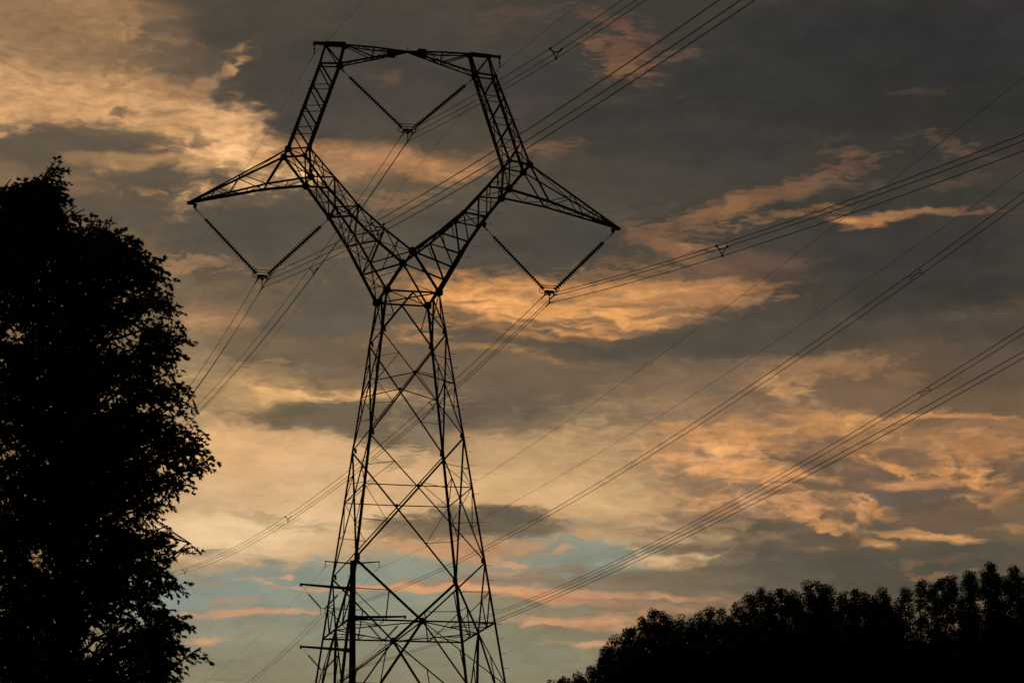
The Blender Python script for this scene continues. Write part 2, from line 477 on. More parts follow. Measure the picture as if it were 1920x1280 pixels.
24.23 14.59 1.376 0.444 -0 55 53 50 0.60 m
19.95 14.34 2.062 0.266 -0 72 66 59 0.50 m
21.62 13.83 2.057 0.222 -0 80 70 60 0.50 m
23.86 13.73 1.371 0.266 -0 77 67 58 0.50 m
18.57 13.72 1.599 0.289 4 82 74 63 0.60 m
13.11 16.03 1.617 0.555 -0 77 71 62 0.60 m
14.95 15.90 1.500 0.444 -0 73 68 61 0.60 m
9.20 15.35 1.496 0.444 -0 96 85 71 0.50 m
8.30 14.56 1.376 0.266 -0 119 98 77 0.50 m
8.98 14.91 1.034 0.178 6 141 109 81 0.40 h
10.12 14.69 1.606 0.444 -0 91 82 70 0.60 m
9.67 14.14 1.602 0.222 -0 98 88 78 0.50 m
8.31 13.79 1.257 0.289 -0 122 102 78 0.50 m
9.22 13.25 1.482 0.178 2 133 112 90 0.50 h
7.64 13.23 0.798 0.222 -0 165 132 97 0.50 h
6.84 13.77 0.686 0.333 -0 140 115 85 0.50 h
10.81 13.15 1.368 0.178 -0 125 104 81 0.50 h
12.29 12.93 1.366 0.266 -0 106 91 74 0.50 m
13.78 13.25 1.368 0.222 -0 117 98 77 0.50 m
15.37 13.12 1.595 0.266 -0 110 94 75 0.50 m
14.23 12.69 1.365 0.222 -0 106 92 75 0.50 m
15.93 12.45 1.364 0.222 -0 138 113 83 0.40 h
17.07 12.87 1.252 0.266 -0 126 103 81 0.50 m
16.25 11.66 1.360 0.289 -0 176 140 100 0.50 m
14.21 11.47 1.359 0.289 -0 191 154 110 0.50 m
13.08 11.37 1.132 0.266 -0 201 163 118 0.50 m
13.76 11.81 1.020 0.200 -0 147 123 94 0.40 h
10.82 10.60 1.355 0.266 -0 210 170 124 0.50 m
9.25 11.04 1.244 0.222 -0 217 176 131 0.50 m
7.68 10.69 1.242 0.266 -0 216 174 128 0.50 m
8.15 9.38 1.575 0.133 4 211 182 143 0.50 m
7.45 11.02 0.905 0.222 -0 214 167 120 0.50 h
10.15 9.72 1.013 0.155 4 208 171 128 0.50 h
19.22 9.39 1.350 0.266 -0 93 85 72 0.60 m
20.88 9.13 1.686 0.289 -0 85 80 69 0.60 m
23.62 9.15 1.349 0.333 -0 82 77 67 0.60 m
22.57 9.95 1.240 0.155 -0 109 89 72 0.60 p
23.99 10.01 0.789 0.155 -0 113 91 73 0.60 p
18.09 8.65 1.459 0.178 -0 109 98 81 0.60 m
19.20 8.63 1.347 0.222 -0 98 91 78 0.60 m
16.82 11.77 0.680 0.155 -0 162 131 99 0.50 p
17.26 11.48 0.566 0.111 -0 140 114 91 0.60 p
18.50 11.40 0.566 0.089 -0 197 139 90 0.60 p
19.29 11.38 0.679 0.178 -0 163 120 86 0.50 p
20.97 11.44 1.019 0.155 -0 168 124 88 0.60 p
21.53 11.64 0.680 0.111 -0 188 136 90 0.60 p
22.75 11.59 0.906 0.133 4 185 132 85 0.60 p
24.07 11.43 0.679 0.133 -0 181 128 84 0.60 p
23.38 10.91 0.565 0.178 -30 218 153 91 0.70 p
22.05 10.85 0.565 0.155 -30 220 155 93 0.70 p
21.40 11.20 0.453 0.111 -30 229 163 98 0.70 p
20.84 11.00 0.678 0.133 -0 141 109 83 0.60 p
20.50 10.79 0.565 0.155 -20 199 141 92 0.60 p
19.83 11.03 0.565 0.133 -0 124 100 81 0.60 p
18.92 10.39 0.564 0.133 -10 210 153 100 0.70 p
19.38 10.71 0.452 0.089 -0 217 158 104 0.60 p
19.69 10.10 0.451 0.133 -30 217 153 97 0.70 p
20.29 9.81 0.405 0.133 -20 208 150 92 0.80 p
20.92 10.34 0.451 0.133 -30 203 144 92 0.70 p
21.36 10.21 0.406 0.155 -40 192 135 87 0.70 p
18.90 9.73 0.676 0.133 -0 139 112 86 0.60 p
18.11 9.53 0.563 0.133 -0 148 120 89 0.60 p
18.46 9.91 0.676 0.111 -0 169 131 91 0.60 p
7.36 19.22 1.058 0.244 30 167 127 88 0.60 p
7.90 19.53 0.400 0.133 32 187 145 96 0.70 p
6.85 18.94 0.704 0.178 14 156 118 81 0.70 w
9.53 16.46 1.042 0.266 -0 90 80 68 0.60 m
5.31 18.43 0.398 0.122 22 114 93 73 0.60 p
8.02 18.09 0.817 0.666 -40 244 186 127 0.60 m
7.32 18.46 0.702 0.289 -20 225 173 120 0.50 m
7.12 16.86 0.696 0.155 4 227 173 120 0.60 p
9.80 12.28 2.158 0.311 2 108 94 74 0.90 m
10.70 12.04 1.135 0.377 -20 111 96 76 0.85 m
9.23 12.34 0.682 0.133 -0 98 87 66 0.60 w
13.07 10.06 1.691 0.377 -0 108 94 76 0.90 m
13.75 10.26 0.902 0.222 -8 99 89 76 0.85 m
11.72 9.94 1.239 0.266 -0 122 105 83 0.70 m
4.47 17.76 2.447 0.488 2 96 84 70 0.90 m
6.20 17.16 1.859 0.333 4 96 84 70 0.85 m
5.19 16.43 1.967 0.400 -0 96 84 70 0.80 m
8.16 16.16 2.080 0.555 -0 85 77 66 0.80 m
5.51 17.47 1.513 0.178 -0 187 142 93 0.50 m
7.11 17.52 0.698 0.333 20 235 179 120 0.50 m
13.43 12.20 1.817 0.400 -0 96 85 72 0.70 m
17.09 13.75 1.828 0.200 8 82 74 64 0.70 m
14.92 13.63 1.370 0.200 -4 87 78 67 0.70 m
'''.strip().splitlines()


def srgb(x):
    return x / 12.92 if x <= 0.04045 else ((x + 0.055) / 1.055) ** 2.4


def lin(h):
    return [srgb(int(h[i:i + 2], 16) / 255) for i in (0, 2, 4)]


world = bpy.data.worlds.new('World')
scene.world = world
world.use_nodes = True
nt = world.node_tree
nt.nodes.clear()
N = nt.nodes.new
L = nt.links.new


def math_node(op, a, b=None, c=None, clamp=False):
    n = N('ShaderNodeMath')
    n.operation = op
    n.use_clamp = clamp
    for i, v in enumerate((a, b, c)):
        if v is None:
            continue
        if isinstance(v, (int, float)):
            n.inputs[i].default_value = v
        else:
            L(v, n.inputs[i])
    return n.outputs[0]


def maprange(v, a, b, lo, hi, kind='SMOOTHSTEP'):
    n = N('ShaderNodeMapRange')
    n.interpolation_type = kind
    for i, x in enumerate((v, a, b, lo, hi)):
        if isinstance(x, (int, float)):
            n.inputs[i].default_value = x
        else:
            L(x, n.inputs[i])
    return n.outputs[0]


def noise(vec, scale, detail, rough=0.5, out='Fac', stretch=None, dist=0.0):
    if stretch:
        mp = N('ShaderNodeMapping')
        mp.inputs['Scale'].default_value = stretch
        L(vec, mp.inputs['Vector'])
        vec = mp.outputs[0]
    n = N('ShaderNodeTexNoise')
    n.noise_dimensions = '2D'
    n.inputs['Scale'].default_value = scale
    n.inputs['Detail'].default_value = detail
    n.inputs['Roughness'].default_value = rough
    n.inputs['Distortion'].default_value = dist
    L(vec, n.inputs['Vector'])
    return n.outputs[out]


tc = N('ShaderNodeTexCoord')
sx = N('ShaderNodeSeparateXYZ')
L(tc.outputs['Generated'], sx.inputs[0])
az = math_node('MULTIPLY', math_node('ARCTAN2', sx.outputs[0], sx.outputs[1]), 180 / math.pi)
el = math_node('MULTIPLY', math_node('ARCSINE', sx.outputs[2]), 180 / math.pi)
cx = N('ShaderNodeCombineXYZ')
L(az, cx.inputs[0])
L(el, cx.inputs[1])
P0 = cx.outputs[0]


def vmath(op, a, b):
    n = N('ShaderNodeVectorMath')
    n.operation = op
    for i, v in enumerate((a, b)):
        if isinstance(v, tuple):
            n.inputs[i].default_value = v
        else:
            L(v, n.inputs[i])
    return n.outputs[0]


# wind-torn edges: the coordinates are bent by two sizes of turbulence
w1 = vmath('MULTIPLY', vmath('SUBTRACT', noise(P0, 0.8, 2, 0.5, 'Color', (1, 1.6, 1)), (.5, .5, .5)), (0.7, 0.3, 0))
w2 = vmath('MULTIPLY', vmath('SUBTRACT', noise(P0, 2.6, 2, 0.5, 'Color', (1, 2.2, 1)), (.5, .5, .5)), (0.34, 0.11, 0))
PW = vmath('ADD', vmath('ADD', P0, w1), w2)
soft_n = maprange(noise(PW, 1.6, 3, 0.55, stretch=(1, 2.2, 1)), .25, .75, 0, .14, 'LINEAR')
med_n = maprange(noise(PW, 1.9, 4.5, 0.55, stretch=(1, 2.6, 1)), .28, .72, 0, .3, 'LINEAR')
wisp_n = maprange(noise(PW, 2.6, 4.5, 0.55, stretch=(1, 4.2, 1)), .30, .70, 0, .62, 'LINEAR')
puff_n = maprange(noise(PW, 2.1, 5, 0.56, stretch=(1, 1.9, 1)), .32, .68, 0, .66, 'LINEAR')
EDGE = {'p': (puff_n, math_node('ADD', puff_n, .58)),
        's': (soft_n, math_node('ADD', soft_n, .8)), 'm': (med_n, math_node('ADD', med_n, .52)),
        'h': (wisp_n, math_node('ADD', wisp_n, .6)),
        'w': (math_node('MULTIPLY', wisp_n, .42), math_node('ADD', math_node('MULTIPLY', wisp_n, .42), .66))}

# clear evening sky underneath everything, seen through the gaps
SUN_AZ, SUN_EL = -12.0, 1.0
sky = N('ShaderNodeTexSky')
sky.sky_type = 'NISHITA'
sky.sun_disc = False
sky.sun_elevation = math.radians(SUN_EL)
sky.sun_rotation = math.radians(SUN_AZ)
scl = vmath('MULTIPLY', sky.outputs[0], (.1, .1, .1))
# general overcast deck: warmer and lighter near the set sun, slate elsewhere
warm = maprange(math_node('ABSOLUTE', math_node('ADD', az, -2.0)), 8, 60, 1, 0)
low = maprange(el, 4, 40, 1, 0)
wl = math_node('MULTIPLY', warm, low)
deck = N('ShaderNodeMix')
deck.data_type = 'RGBA'
L(wl, deck.inputs[0])
deck.inputs[6].default_value = (*lin('2c2c2b'), 1)
deck.inputs[7].default_value = (*lin('8a6e4c'), 1)
d2 = N('ShaderNodeMix')
d2.data_type = 'RGBA'
L(maprange(noise(PW, .5, 5, .6, stretch=(1, 2.2, 1)), .3, .62, .6, 1), d2.inputs[0])
L(scl, d2.inputs[6])
L(deck.outputs[2], d2.inputs[7])
strokes = []
for line in CLOUDS:
    *nums, kind = line.split()
    a, e, ra, re_, tilt, cr_, cg_, cb_, op = map(float, nums)
    hx = [srgb(q / 255) for q in (cr_, cg_, cb_)]
    ct, sn = abs(math.cos(math.radians(tilt))), abs(math.sin(math.radians(tilt)))
    if kind != 's':
        ra, re_ = ra * 1.36, re_ * 1.36
    strokes.append((a, e, ra, re_, tilt, hx, op, kind, ra * ct + re_ * sn + .42, ra * sn + re_ * ct + .2))
streak = maprange(noise(PW, 2.4, 5, .55, stretch=(1, 3.2, 1)), .25, .75, -.2, .2, 'LINEAR')
# the glow low in the middle is thin even veil, without torn texture
vd = N('ShaderNodeMapping')
vd.vector_type = 'TEXTURE'
vd.inputs['Location'].default_value = (10.6, 9.3, 0)
vd.inputs['Scale'].default_value = (8.2, 4.6, 1)
L(P0, vd.inputs['Vector'])
vg = N('ShaderNodeTexGradient')
vg.gradient_type = 'SPHERICAL'
L(vd.outputs[0], vg.inputs[0])
rough_part = maprange(vg.outputs['Fac'], .05, .45, 1, .12)
torn = math_node('MULTIPLY', maprange(noise(P0, 1.25, 5, .56, stretch=(1, 3.4, 1), dist=.3), .50, .74, 0, .45), rough_part)
streak = math_node('MULTIPLY', streak, math_node('ADD', rough_part, .12))
broad = math_node('ADD', maprange(noise(PW, .9, 5, .58, stretch=(1, 2.4, 1)), .3, .7, .91, 1.09, 'LINEAR'), 0)
SHARED = [('Vector', 'NodeSocketVector', PW), ('Base', 'NodeSocketColor', d2.outputs[2]),
          ('Streak', 'NodeSocketFloat', streak), ('Torn', 'NodeSocketFloat', torn),
          ('Broad', 'NodeSocketFloat', broad)]
for k_ in 'smhwp':
    SHARED += [(k_ + '0', 'NodeSocketFloat', EDGE[k_][0]), (k_ + '1', 'NodeSocketFloat', EDGE[k_][1])]


TILES = []


def cloud_tile(sel):
    """the clouds that reach into one part of the sky, as one node group"""
    g = bpy.data.node_groups.new('cloud_field', 'ShaderNodeTree')
    for nm, ty, _ in SHARED:
        g.interface.new_socket(nm, in_out='INPUT', socket_type=ty)
    g.interface.new_socket('Color', in_out='OUTPUT', socket_type='NodeSocketColor')
    gi = g.nodes.new('NodeGroupInput')
    go = g.nodes.new('NodeGroupOutput')
    col = gi.outputs['Base']
    ln = g.links.new
    # a hair's breadth of difference keeps the renderer from merging equal nodes of
    # neighbouring tiles, which would make every tile pay for every cloud
    TILES.append(1)
    eps = 2e-6 * len(TILES)
    for a, e, ra, re_, tilt, hx, op, kind, _, _ in sel:
        mp = g.nodes.new('ShaderNodeMapping')
        mp.vector_type = 'TEXTURE'
        mp.inputs['Location'].default_value = (a + eps, e, 0)
        mp.inputs['Rotation'].default_value = (0, 0, math.radians(tilt))
        mp.inputs['Scale'].default_value = (ra, re_, 1)
        ln(gi.outputs['Vector'], mp.inputs['Vector'])
        gr = g.nodes.new('ShaderNodeTexGradient')
        gr.gradient_type = 'SPHERICAL'
        ln(mp.outputs[0], gr.inputs[0])
        mr = g.nodes.new('ShaderNodeMapRange')
        mr.interpolation_type = 'SMOOTHSTEP'
        ln(gr.outputs['Fac'], mr.inputs[0])
        ln(gi.outputs[kind + '0'], mr.inputs[1])
        ln(gi.outputs[kind + '1'], mr.inputs[2])
        mr.inputs[3].default_value = 0
        mr.inputs[4].default_value = op
        mx = g.nodes.new('ShaderNodeMix')
        mx.data_type = 'RGBA'
        ln(mr.outputs[0], mx.inputs[0])
        ln(col, mx.inputs[6])
        mx.inputs[7].default_value = (*hx, 1)
        col = mx.outputs[2]
    # lit cloud is mottled and torn, dark cloud is smooth: texture grows with brightness
    bw = g.nodes.new('ShaderNodeRGBToBW')
    ln(col, bw.inputs[0])
    amp = g.nodes.new('ShaderNodeMapRange')
    amp.interpolation_type = 'SMOOTHSTEP'
    ln(bw.outputs[0], amp.inputs[0])
    for i_, v_ in enumerate((.06, .30, .02, 1.0)):
        amp.inputs[i_ + 1].default_value = v_
    tr_ = g.nodes.new('ShaderNodeMath')
    tr_.operation = 'MULTIPLY'
    ln(amp.outputs[0], tr_.inputs[0])
    ln(gi.outputs['Torn'], tr_.inputs[1])
    mx = g.nodes.new('ShaderNodeMix')
    mx.data_type = 'RGBA'
    ln(tr_.outputs[0], mx.inputs[0])
    ln(col, mx.inputs[6])
    mx.inputs[7].default_value = (*lin('7b6852'), 1)
    fm = g.nodes.new('ShaderNodeMath')
    fm.operation = 'MULTIPLY_ADD'
    ln(amp.outputs[0], fm.inputs[0])
    ln(gi.outputs['Streak'], fm.inputs[1])
    ln(gi.outputs['Broad'], fm.inputs[2])
    sc = g.nodes.new('ShaderNodeVectorMath')
    sc.operation = 'SCALE'
    ln(mx.outputs[2], sc.inputs[0])
    ln(fm.outputs[0], sc.inputs['Scale'])
    ln(sc.outputs[0], go.inputs[0])
    n = N('ShaderNodeGroup')
    n.node_tree = g
    for i, (_, _, src) in enumerate(SHARED):
        L(src, n.inputs[i])
    bg = N('ShaderNodeBackground')
    L(n.outputs[0], bg.inputs['Color'])
    return bg.outputs[0]


def split(a0, a1, e0, e1, na, ne):
    if na == 1 and ne == 1:
        return cloud_tile([s for s in strokes if s[0] - s[8] < a1 and s[0] + s[8] > a0
                           and s[1] - s[9] < e1 and s[1] + s[9] > e0])
    mix = N('ShaderNodeMixShader')
    if na >= ne:
        k = na // 2
        am = a0 + (a1 - a0) * k / na
        L(math_node('GREATER_THAN', az, am), mix.inputs[0])
        lo_, hi_ = split(a0, am, e0, e1, k, ne), split(am, a1, e0, e1, na - k, ne)
    else:
        k = ne // 2
        em = e0 + (e1 - e0) * k / ne
        L(math_node('GREATER_THAN', el, em), mix.inputs[0])
        lo_, hi_ = split(a0, a1, e0, em, na, k), split(a0, a1, em, e1, na, ne - k)
    L(lo_, mix.inputs[1])
    L(hi_, mix.inputs[2])
    return mix.outputs[0]


A0, A1, E0, E1 = 2.6, 25.0, 6.2, 21.6
inside = math_node('MULTIPLY', math_node('LESS_THAN', math_node('ABSOLUTE', math_node('SUBTRACT', az, (A0 + A1) / 2)), (A1 - A0) / 2),
                   math_node('LESS_THAN', math_node('ABSOLUTE', math_node('SUBTRACT', el, (E0 + E1) / 2)), (E1 - E0) / 2))
top = N('ShaderNodeMixShader')
L(inside, top.inputs[0])
L(cloud_tile([s for s in strokes if s[0] - s[8] < A0 or s[0] + s[8] > A1 or s[1] - s[9] < E0 or s[1] + s[9] > E1]), top.inputs[1])
L(split(A0, A1, E0, E1, 8, 6), top.inputs[2])
wo = N('ShaderNodeOutputWorld')
L(top.outputs[0], wo.inputs['Surface'])
world.cycles.sampling_method = 'NONE'

# ------------------------------------------------------------------ sun (low, behind the cloud deck)
sun_d = bpy.data.lights.new('sun', 'SUN')
sun = bpy.data.objects.new('sun', sun_d)
COL.objects.link(sun)
sun_d.energy = 0.12
sun_d.angle = math.radians(12)
sun_d.color = (1.0, 0.62, 0.36)
_sa, _se = math.radians(SUN_AZ), math.radians(3.0)
_sd = Vector((math.sin(_sa) * math.cos(_se), math.cos(_sa) * math.cos(_se), math.sin(_se)))
sun.rotation_euler = _sd.to_track_quat('Z', 'Y').to_euler()


# ------------------------------------------------------------------ helpers
def mat(name, c0, c1, rough=.6, metal=0., scale=3., spec=.3):
    m = bpy.data.materials.new(name)
    m.use_nodes = True
    t = m.node_tree
    b = t.nodes['Principled BSDF']
    tx = t.nodes.new('ShaderNodeTexCoord')
    n = t.nodes.new('ShaderNodeTexNoise')
    n.inputs['Scale'].default_value = scale
    n.inputs['Detail'].default_value = 4
    t.links.new(tx.outputs['Object'], n.inputs['Vector'])
    r = t.nodes.new('ShaderNodeValToRGB')
    r.color_ramp.elements[0].position = .35
    r.color_ramp.elements[0].color = (*c0, 1)
    r.color_ramp.elements[1].position = .65
    r.color_ramp.elements[1].color = (*c1, 1)
    t.links.new(n.outputs['Fac'], r.inputs[0])
    t.links.new(r.outputs[0], b.inputs['Base Color'])
    b.inputs['Roughness'].default_value = rough
    b.inputs['Metallic'].default_value = metal
    b.inputs['Specular IOR Level'].default_value = spec
    return m


STEEL = mat('weathered_steel', (.030, .022, .018), (.060, .046, .037), .8, 0., 1.5, .15)
POLE = mat('weathering_steel', (.035, .02, .014), (.06, .035, .024), .8, 0., 1.2, .15)
PORC = mat('porcelain', (.035, .02, .016), (.05, .03, .024), .5, 0., 8, .2)
WIRE = mat('aluminium_wire', (.16, .10, .07), (.20, .13, .09), .65, .0, 2, .3)
HARD = mat('galvanised_fittings', (.03, .025, .022), (.05, .042, .036), .75, .0, 6, .3)
CONC = mat('concrete', (.24, .22, .20), (.34, .32, .29), .9, 0, 4, .2)
GRASS = mat('rough_grass', (.035, .045, .018), (.07, .07, .03), 1., 0, .15, .1)
BARK = mat('bark', (.035, .026, .018), (.07, .052, .038), .95, 0, 5, .1)
LEAF = mat('leaves', (.020, .032, .010), (.035, .050, .016), .85, 0, .6, .1)
LEAF2 = mat('far_leaves', (.018, .028, .010), (.032, .044, .016), .9, 0, .3, .08)


class MB:
    def __init__(s):
        s.v, s.f, s.n = [], [], 0

    def add(s, v, f):
        s.v.extend(v)
        s.f.extend([tuple(i + s.n for i in q) for q in f])
        s.n += len(v)

    def member(s, a, b, w, flip=1):
        """rolled steel angle from a to b, leg width w"""
        a, b = Vector(a), Vector(b)
        d = b - a
        if d.length < 1e-4:
            return
        d.normalize()
        up = Vector((0, 0, 1)) if abs(d.z) < .92 else Vector((0, 1, 0))
        x = d.cross(up).normalized()
        y = x.cross(d).normalized()
        x, y = (x + y).normalized() * flip, (y - x).normalized()
        w = w * .88
        t = w * .16
        o = w * .36
        prof = [(0, 0), (w, 0), (w, t), (t, t), (t, w), (0, w)]
        prof = [(p - o, q - o) for p, q in prof]
        s.add([a + x * p + y * q for p, q in prof] + [b + x * p + y * q for p, q in prof],
              [(i, (i + 1) % 6, (i + 1) % 6 + 6, i + 6) for i in range(6)] + [(5, 4, 3, 2, 1, 0), (6, 7, 8, 9, 10, 11)])

    def box(s, c, sx, sy, sz, rot=None):
        vs = []
        for dx in (-1, 1):
            for dy in (-1, 1):
                for dz in (-1, 1):
                    q = Vector((dx * sx / 2, dy * sy / 2, dz * sz / 2))
                    if rot:
                        q = rot @ q
                    vs.append(Vector(c) + q)
        s.add(vs, [(0, 1, 3, 2), (4, 6, 7, 5), (0, 4, 5, 1), (2, 3, 7, 6), (0, 2, 6, 4), (1, 5, 7, 3)])

    def tube(s, pts, r, n=6, cap=True):
        pts = [Vector(p) for p in pts]
        rs = r if isinstance(r, (list, tuple)) else [r] * len(pts)
        vs = []
        for i, p in enumerate(pts):
            d = (pts[min(i + 1, len(pts) - 1)] - pts[max(i - 1, 0)]).normalized()
            up = Vector((0, 0, 1)) if abs(d.z) < .9 else Vector((1, 0, 0))
            x = d.cross(up).normalized()
            y = x.cross(d)
            for k in range(n):
                a = 2 * math.pi * k / n
                vs.append(p + (x * math.cos(a) + y * math.sin(a)) * rs[i])
        f = [(i * n + k, i * n + (k + 1) % n, (i + 1) * n + (k + 1) % n, (i + 1) * n + k)
             for i in range(len(pts) - 1) for k in range(n)]
        if cap:
            f += [tuple(range(n))[::-1], tuple(range((len(pts) - 1) * n, len(pts) * n))]
        s.add(vs, f)

    def lathe(s, a, b, prof, n=10):
        """profile of (distance along, radius) turned about the axis a to b"""
        a, b = Vector(a), Vector(b)
        d = (b - a).normalized()
        s.tube([a + d * t for t, _ in prof], [r for _, r in prof], n)

    def plate(s, c, ax, ay, pts, th):
        """flat plate: outline pts in the (ax, ay) plane about c, thickness th"""
        c, ax, ay = Vector(c), Vector(ax).normalized(), Vector(ay).normalized()
        nz = ax.cross(ay).normalized() * th / 2
        k = len(pts)
        s.add([c + ax * p + ay * q - nz for p, q in pts] + [c + ax * p + ay * q + nz for p, q in pts],
              [(i, (i + 1) % k, (i + 1) % k + k, i + k) for i in range(k)] +
              [tuple(range(k))[::-1], tuple(range(k, 2 * k))])

    def build(s, name, material, parent=None, loc=None, smooth=False):
        me = bpy.data.meshes.new(name)
        me.from_pydata([tuple(q) for q in s.v], [], s.f)
        me.materials.append(material)
        me.update()
        if smooth:
            for p in me.polygons:
                p.use_smooth = True
        o = bpy.data.objects.new(name, me)
        COL.objects.link(o)
        if parent:
            o.parent = parent
        if loc:
            o.location = loc
        return o


def tag(o, label=None, cat=None, group=None, kind=None):
    for k, v in (('label', label), ('category', cat), ('group', group), ('kind', kind)):
        if v:
            o[k] = v
    return o


def empty(name, loc, label, cat, group=None):
    o = bpy.data.objects.new(name, None)
    COL.objects.link(o)
    o.empty_display_size = .5
    o.location = loc
    return tag(o, label, cat, group)


def children(o):
    return [c for c in bpy.data.objects if c.parent == o]


def copy_tree(o, parent=None):
    c = o.copy()
    COL.objects.link(c)
    c.parent = parent
    for ch in children(o):
        copy_tree(ch, c)
    return c


def lerp(a, b, t):
    return tuple(p + (q - p) * t for p, q in zip(a, b))


def sm(t):
    t = min(1., max(0., t))
    return t * t * (3 - 2 * t)


# ------------------------------------------------------------------ terrain
def ground_z(x, y):
    return 13.5 * sm((y + 30 + 1.2 * max(0., x - 10)) / 170) + .25 * math.sin(x * .07) * math.sin(y * .05) * sm((abs(x + 27) + abs(y + 133)) / 40)


gx = [-3000, -1500, -700, -350] + [-200 + 10 * i for i in range(46)] + [400, 700, 1500, 3000]
gy = [-3000, -1500, -700, -350] + [-200 + 10 * i for i in range(56)] + [450, 700, 1500, 4000]
mb = MB()
mb.add([(x, y, ground_z(x, y)) for y in gy for x in gx],
       [(j * len(gx) + i, j * len(gx) + i + 1, (j + 1) * len(gx) + i + 1, (j + 1) * len(gx) + i)
        for j in range(len(gy) - 1) for i in range(len(gx) - 1)])
tag(mb.build('ground', GRASS, smooth=True), kind='structure')

# ------------------------------------------------------------------ the lattice tower
N3 = {
    'waist': (1.35, 1.40, 37.40), 'crotch': (0, 1.21, 39.57), 'sho_out': (6.34, .698, 44.73),
    'sho_in': (5.25, .71, 44.88), 'elb_out': (5.18, .815, 43.29), 'elb_in': (3.98, .96, 43.30),
    'tip': (11.28, .06, 41.78), 'gw': (4.93, 0, 50.75), 'cap_in': (3.34, .13, 50.77),
    'pk_in': (3.60, .293, 49.68), 'pk_out': (4.64, .289, 49.61), 'cap_out': (4.35, .06, 50.70),
    'arm_b': (7.40, .52, 42.865), 'o1': (2.157, 1.22, 38.81), 'o2': (2.965, 1.085, 40.26),
    'o3': (3.946, .946, 41.71), 'i1': (1.408, 1.09, 40.68), 'i2': (2.728, .93, 41.87),
    'br_mid': (0, .08, 50.66), 'br_c': (1.82, .24, 50.17), 'br_t': (1.82, .26, 50.70)}
SLOPE = .1322
Z = {'w': 37.4, 'k1': 35.29, 'x1': 33.09, 'l1': 32.57, 'k2': 29.84, 'x2': 27.16, 'k3': 23.45, 'x3': 20.36}


def halfw(z):
    return 1.35 + SLOPE * (37.4 - z)


def leg(sx, sy, z):
    h = halfw(z)
    return (sx * h, sy * (h + .03), z)


def nd(k, sx=1, sy=1):
    p = N3[k]
    return (p[0] * sx, p[1] * sy, p[2])


def face_pt(face, s, z):
    """point on a body face: s in -1..1 across the face, 0..3 = near, right, far, left"""
    h = halfw(z)
    return [(s * h, -(h + .03), z), (h, s * (h + .03), z), (-s * h, h + .03, z), (-h, -s * (h + .03), z)][face]


BASE_Z = 0.9


def gusset(m_, c, ax, ay, r, th=.03, k=6, stretch=1.):
    r = r * .78
    m_.plate(c, ax, ay, [(r * math.cos(2 * math.pi * i / k + .4) * stretch, r * math.sin(2 * math.pi * i / k + .4)) for i in range(k)], th)


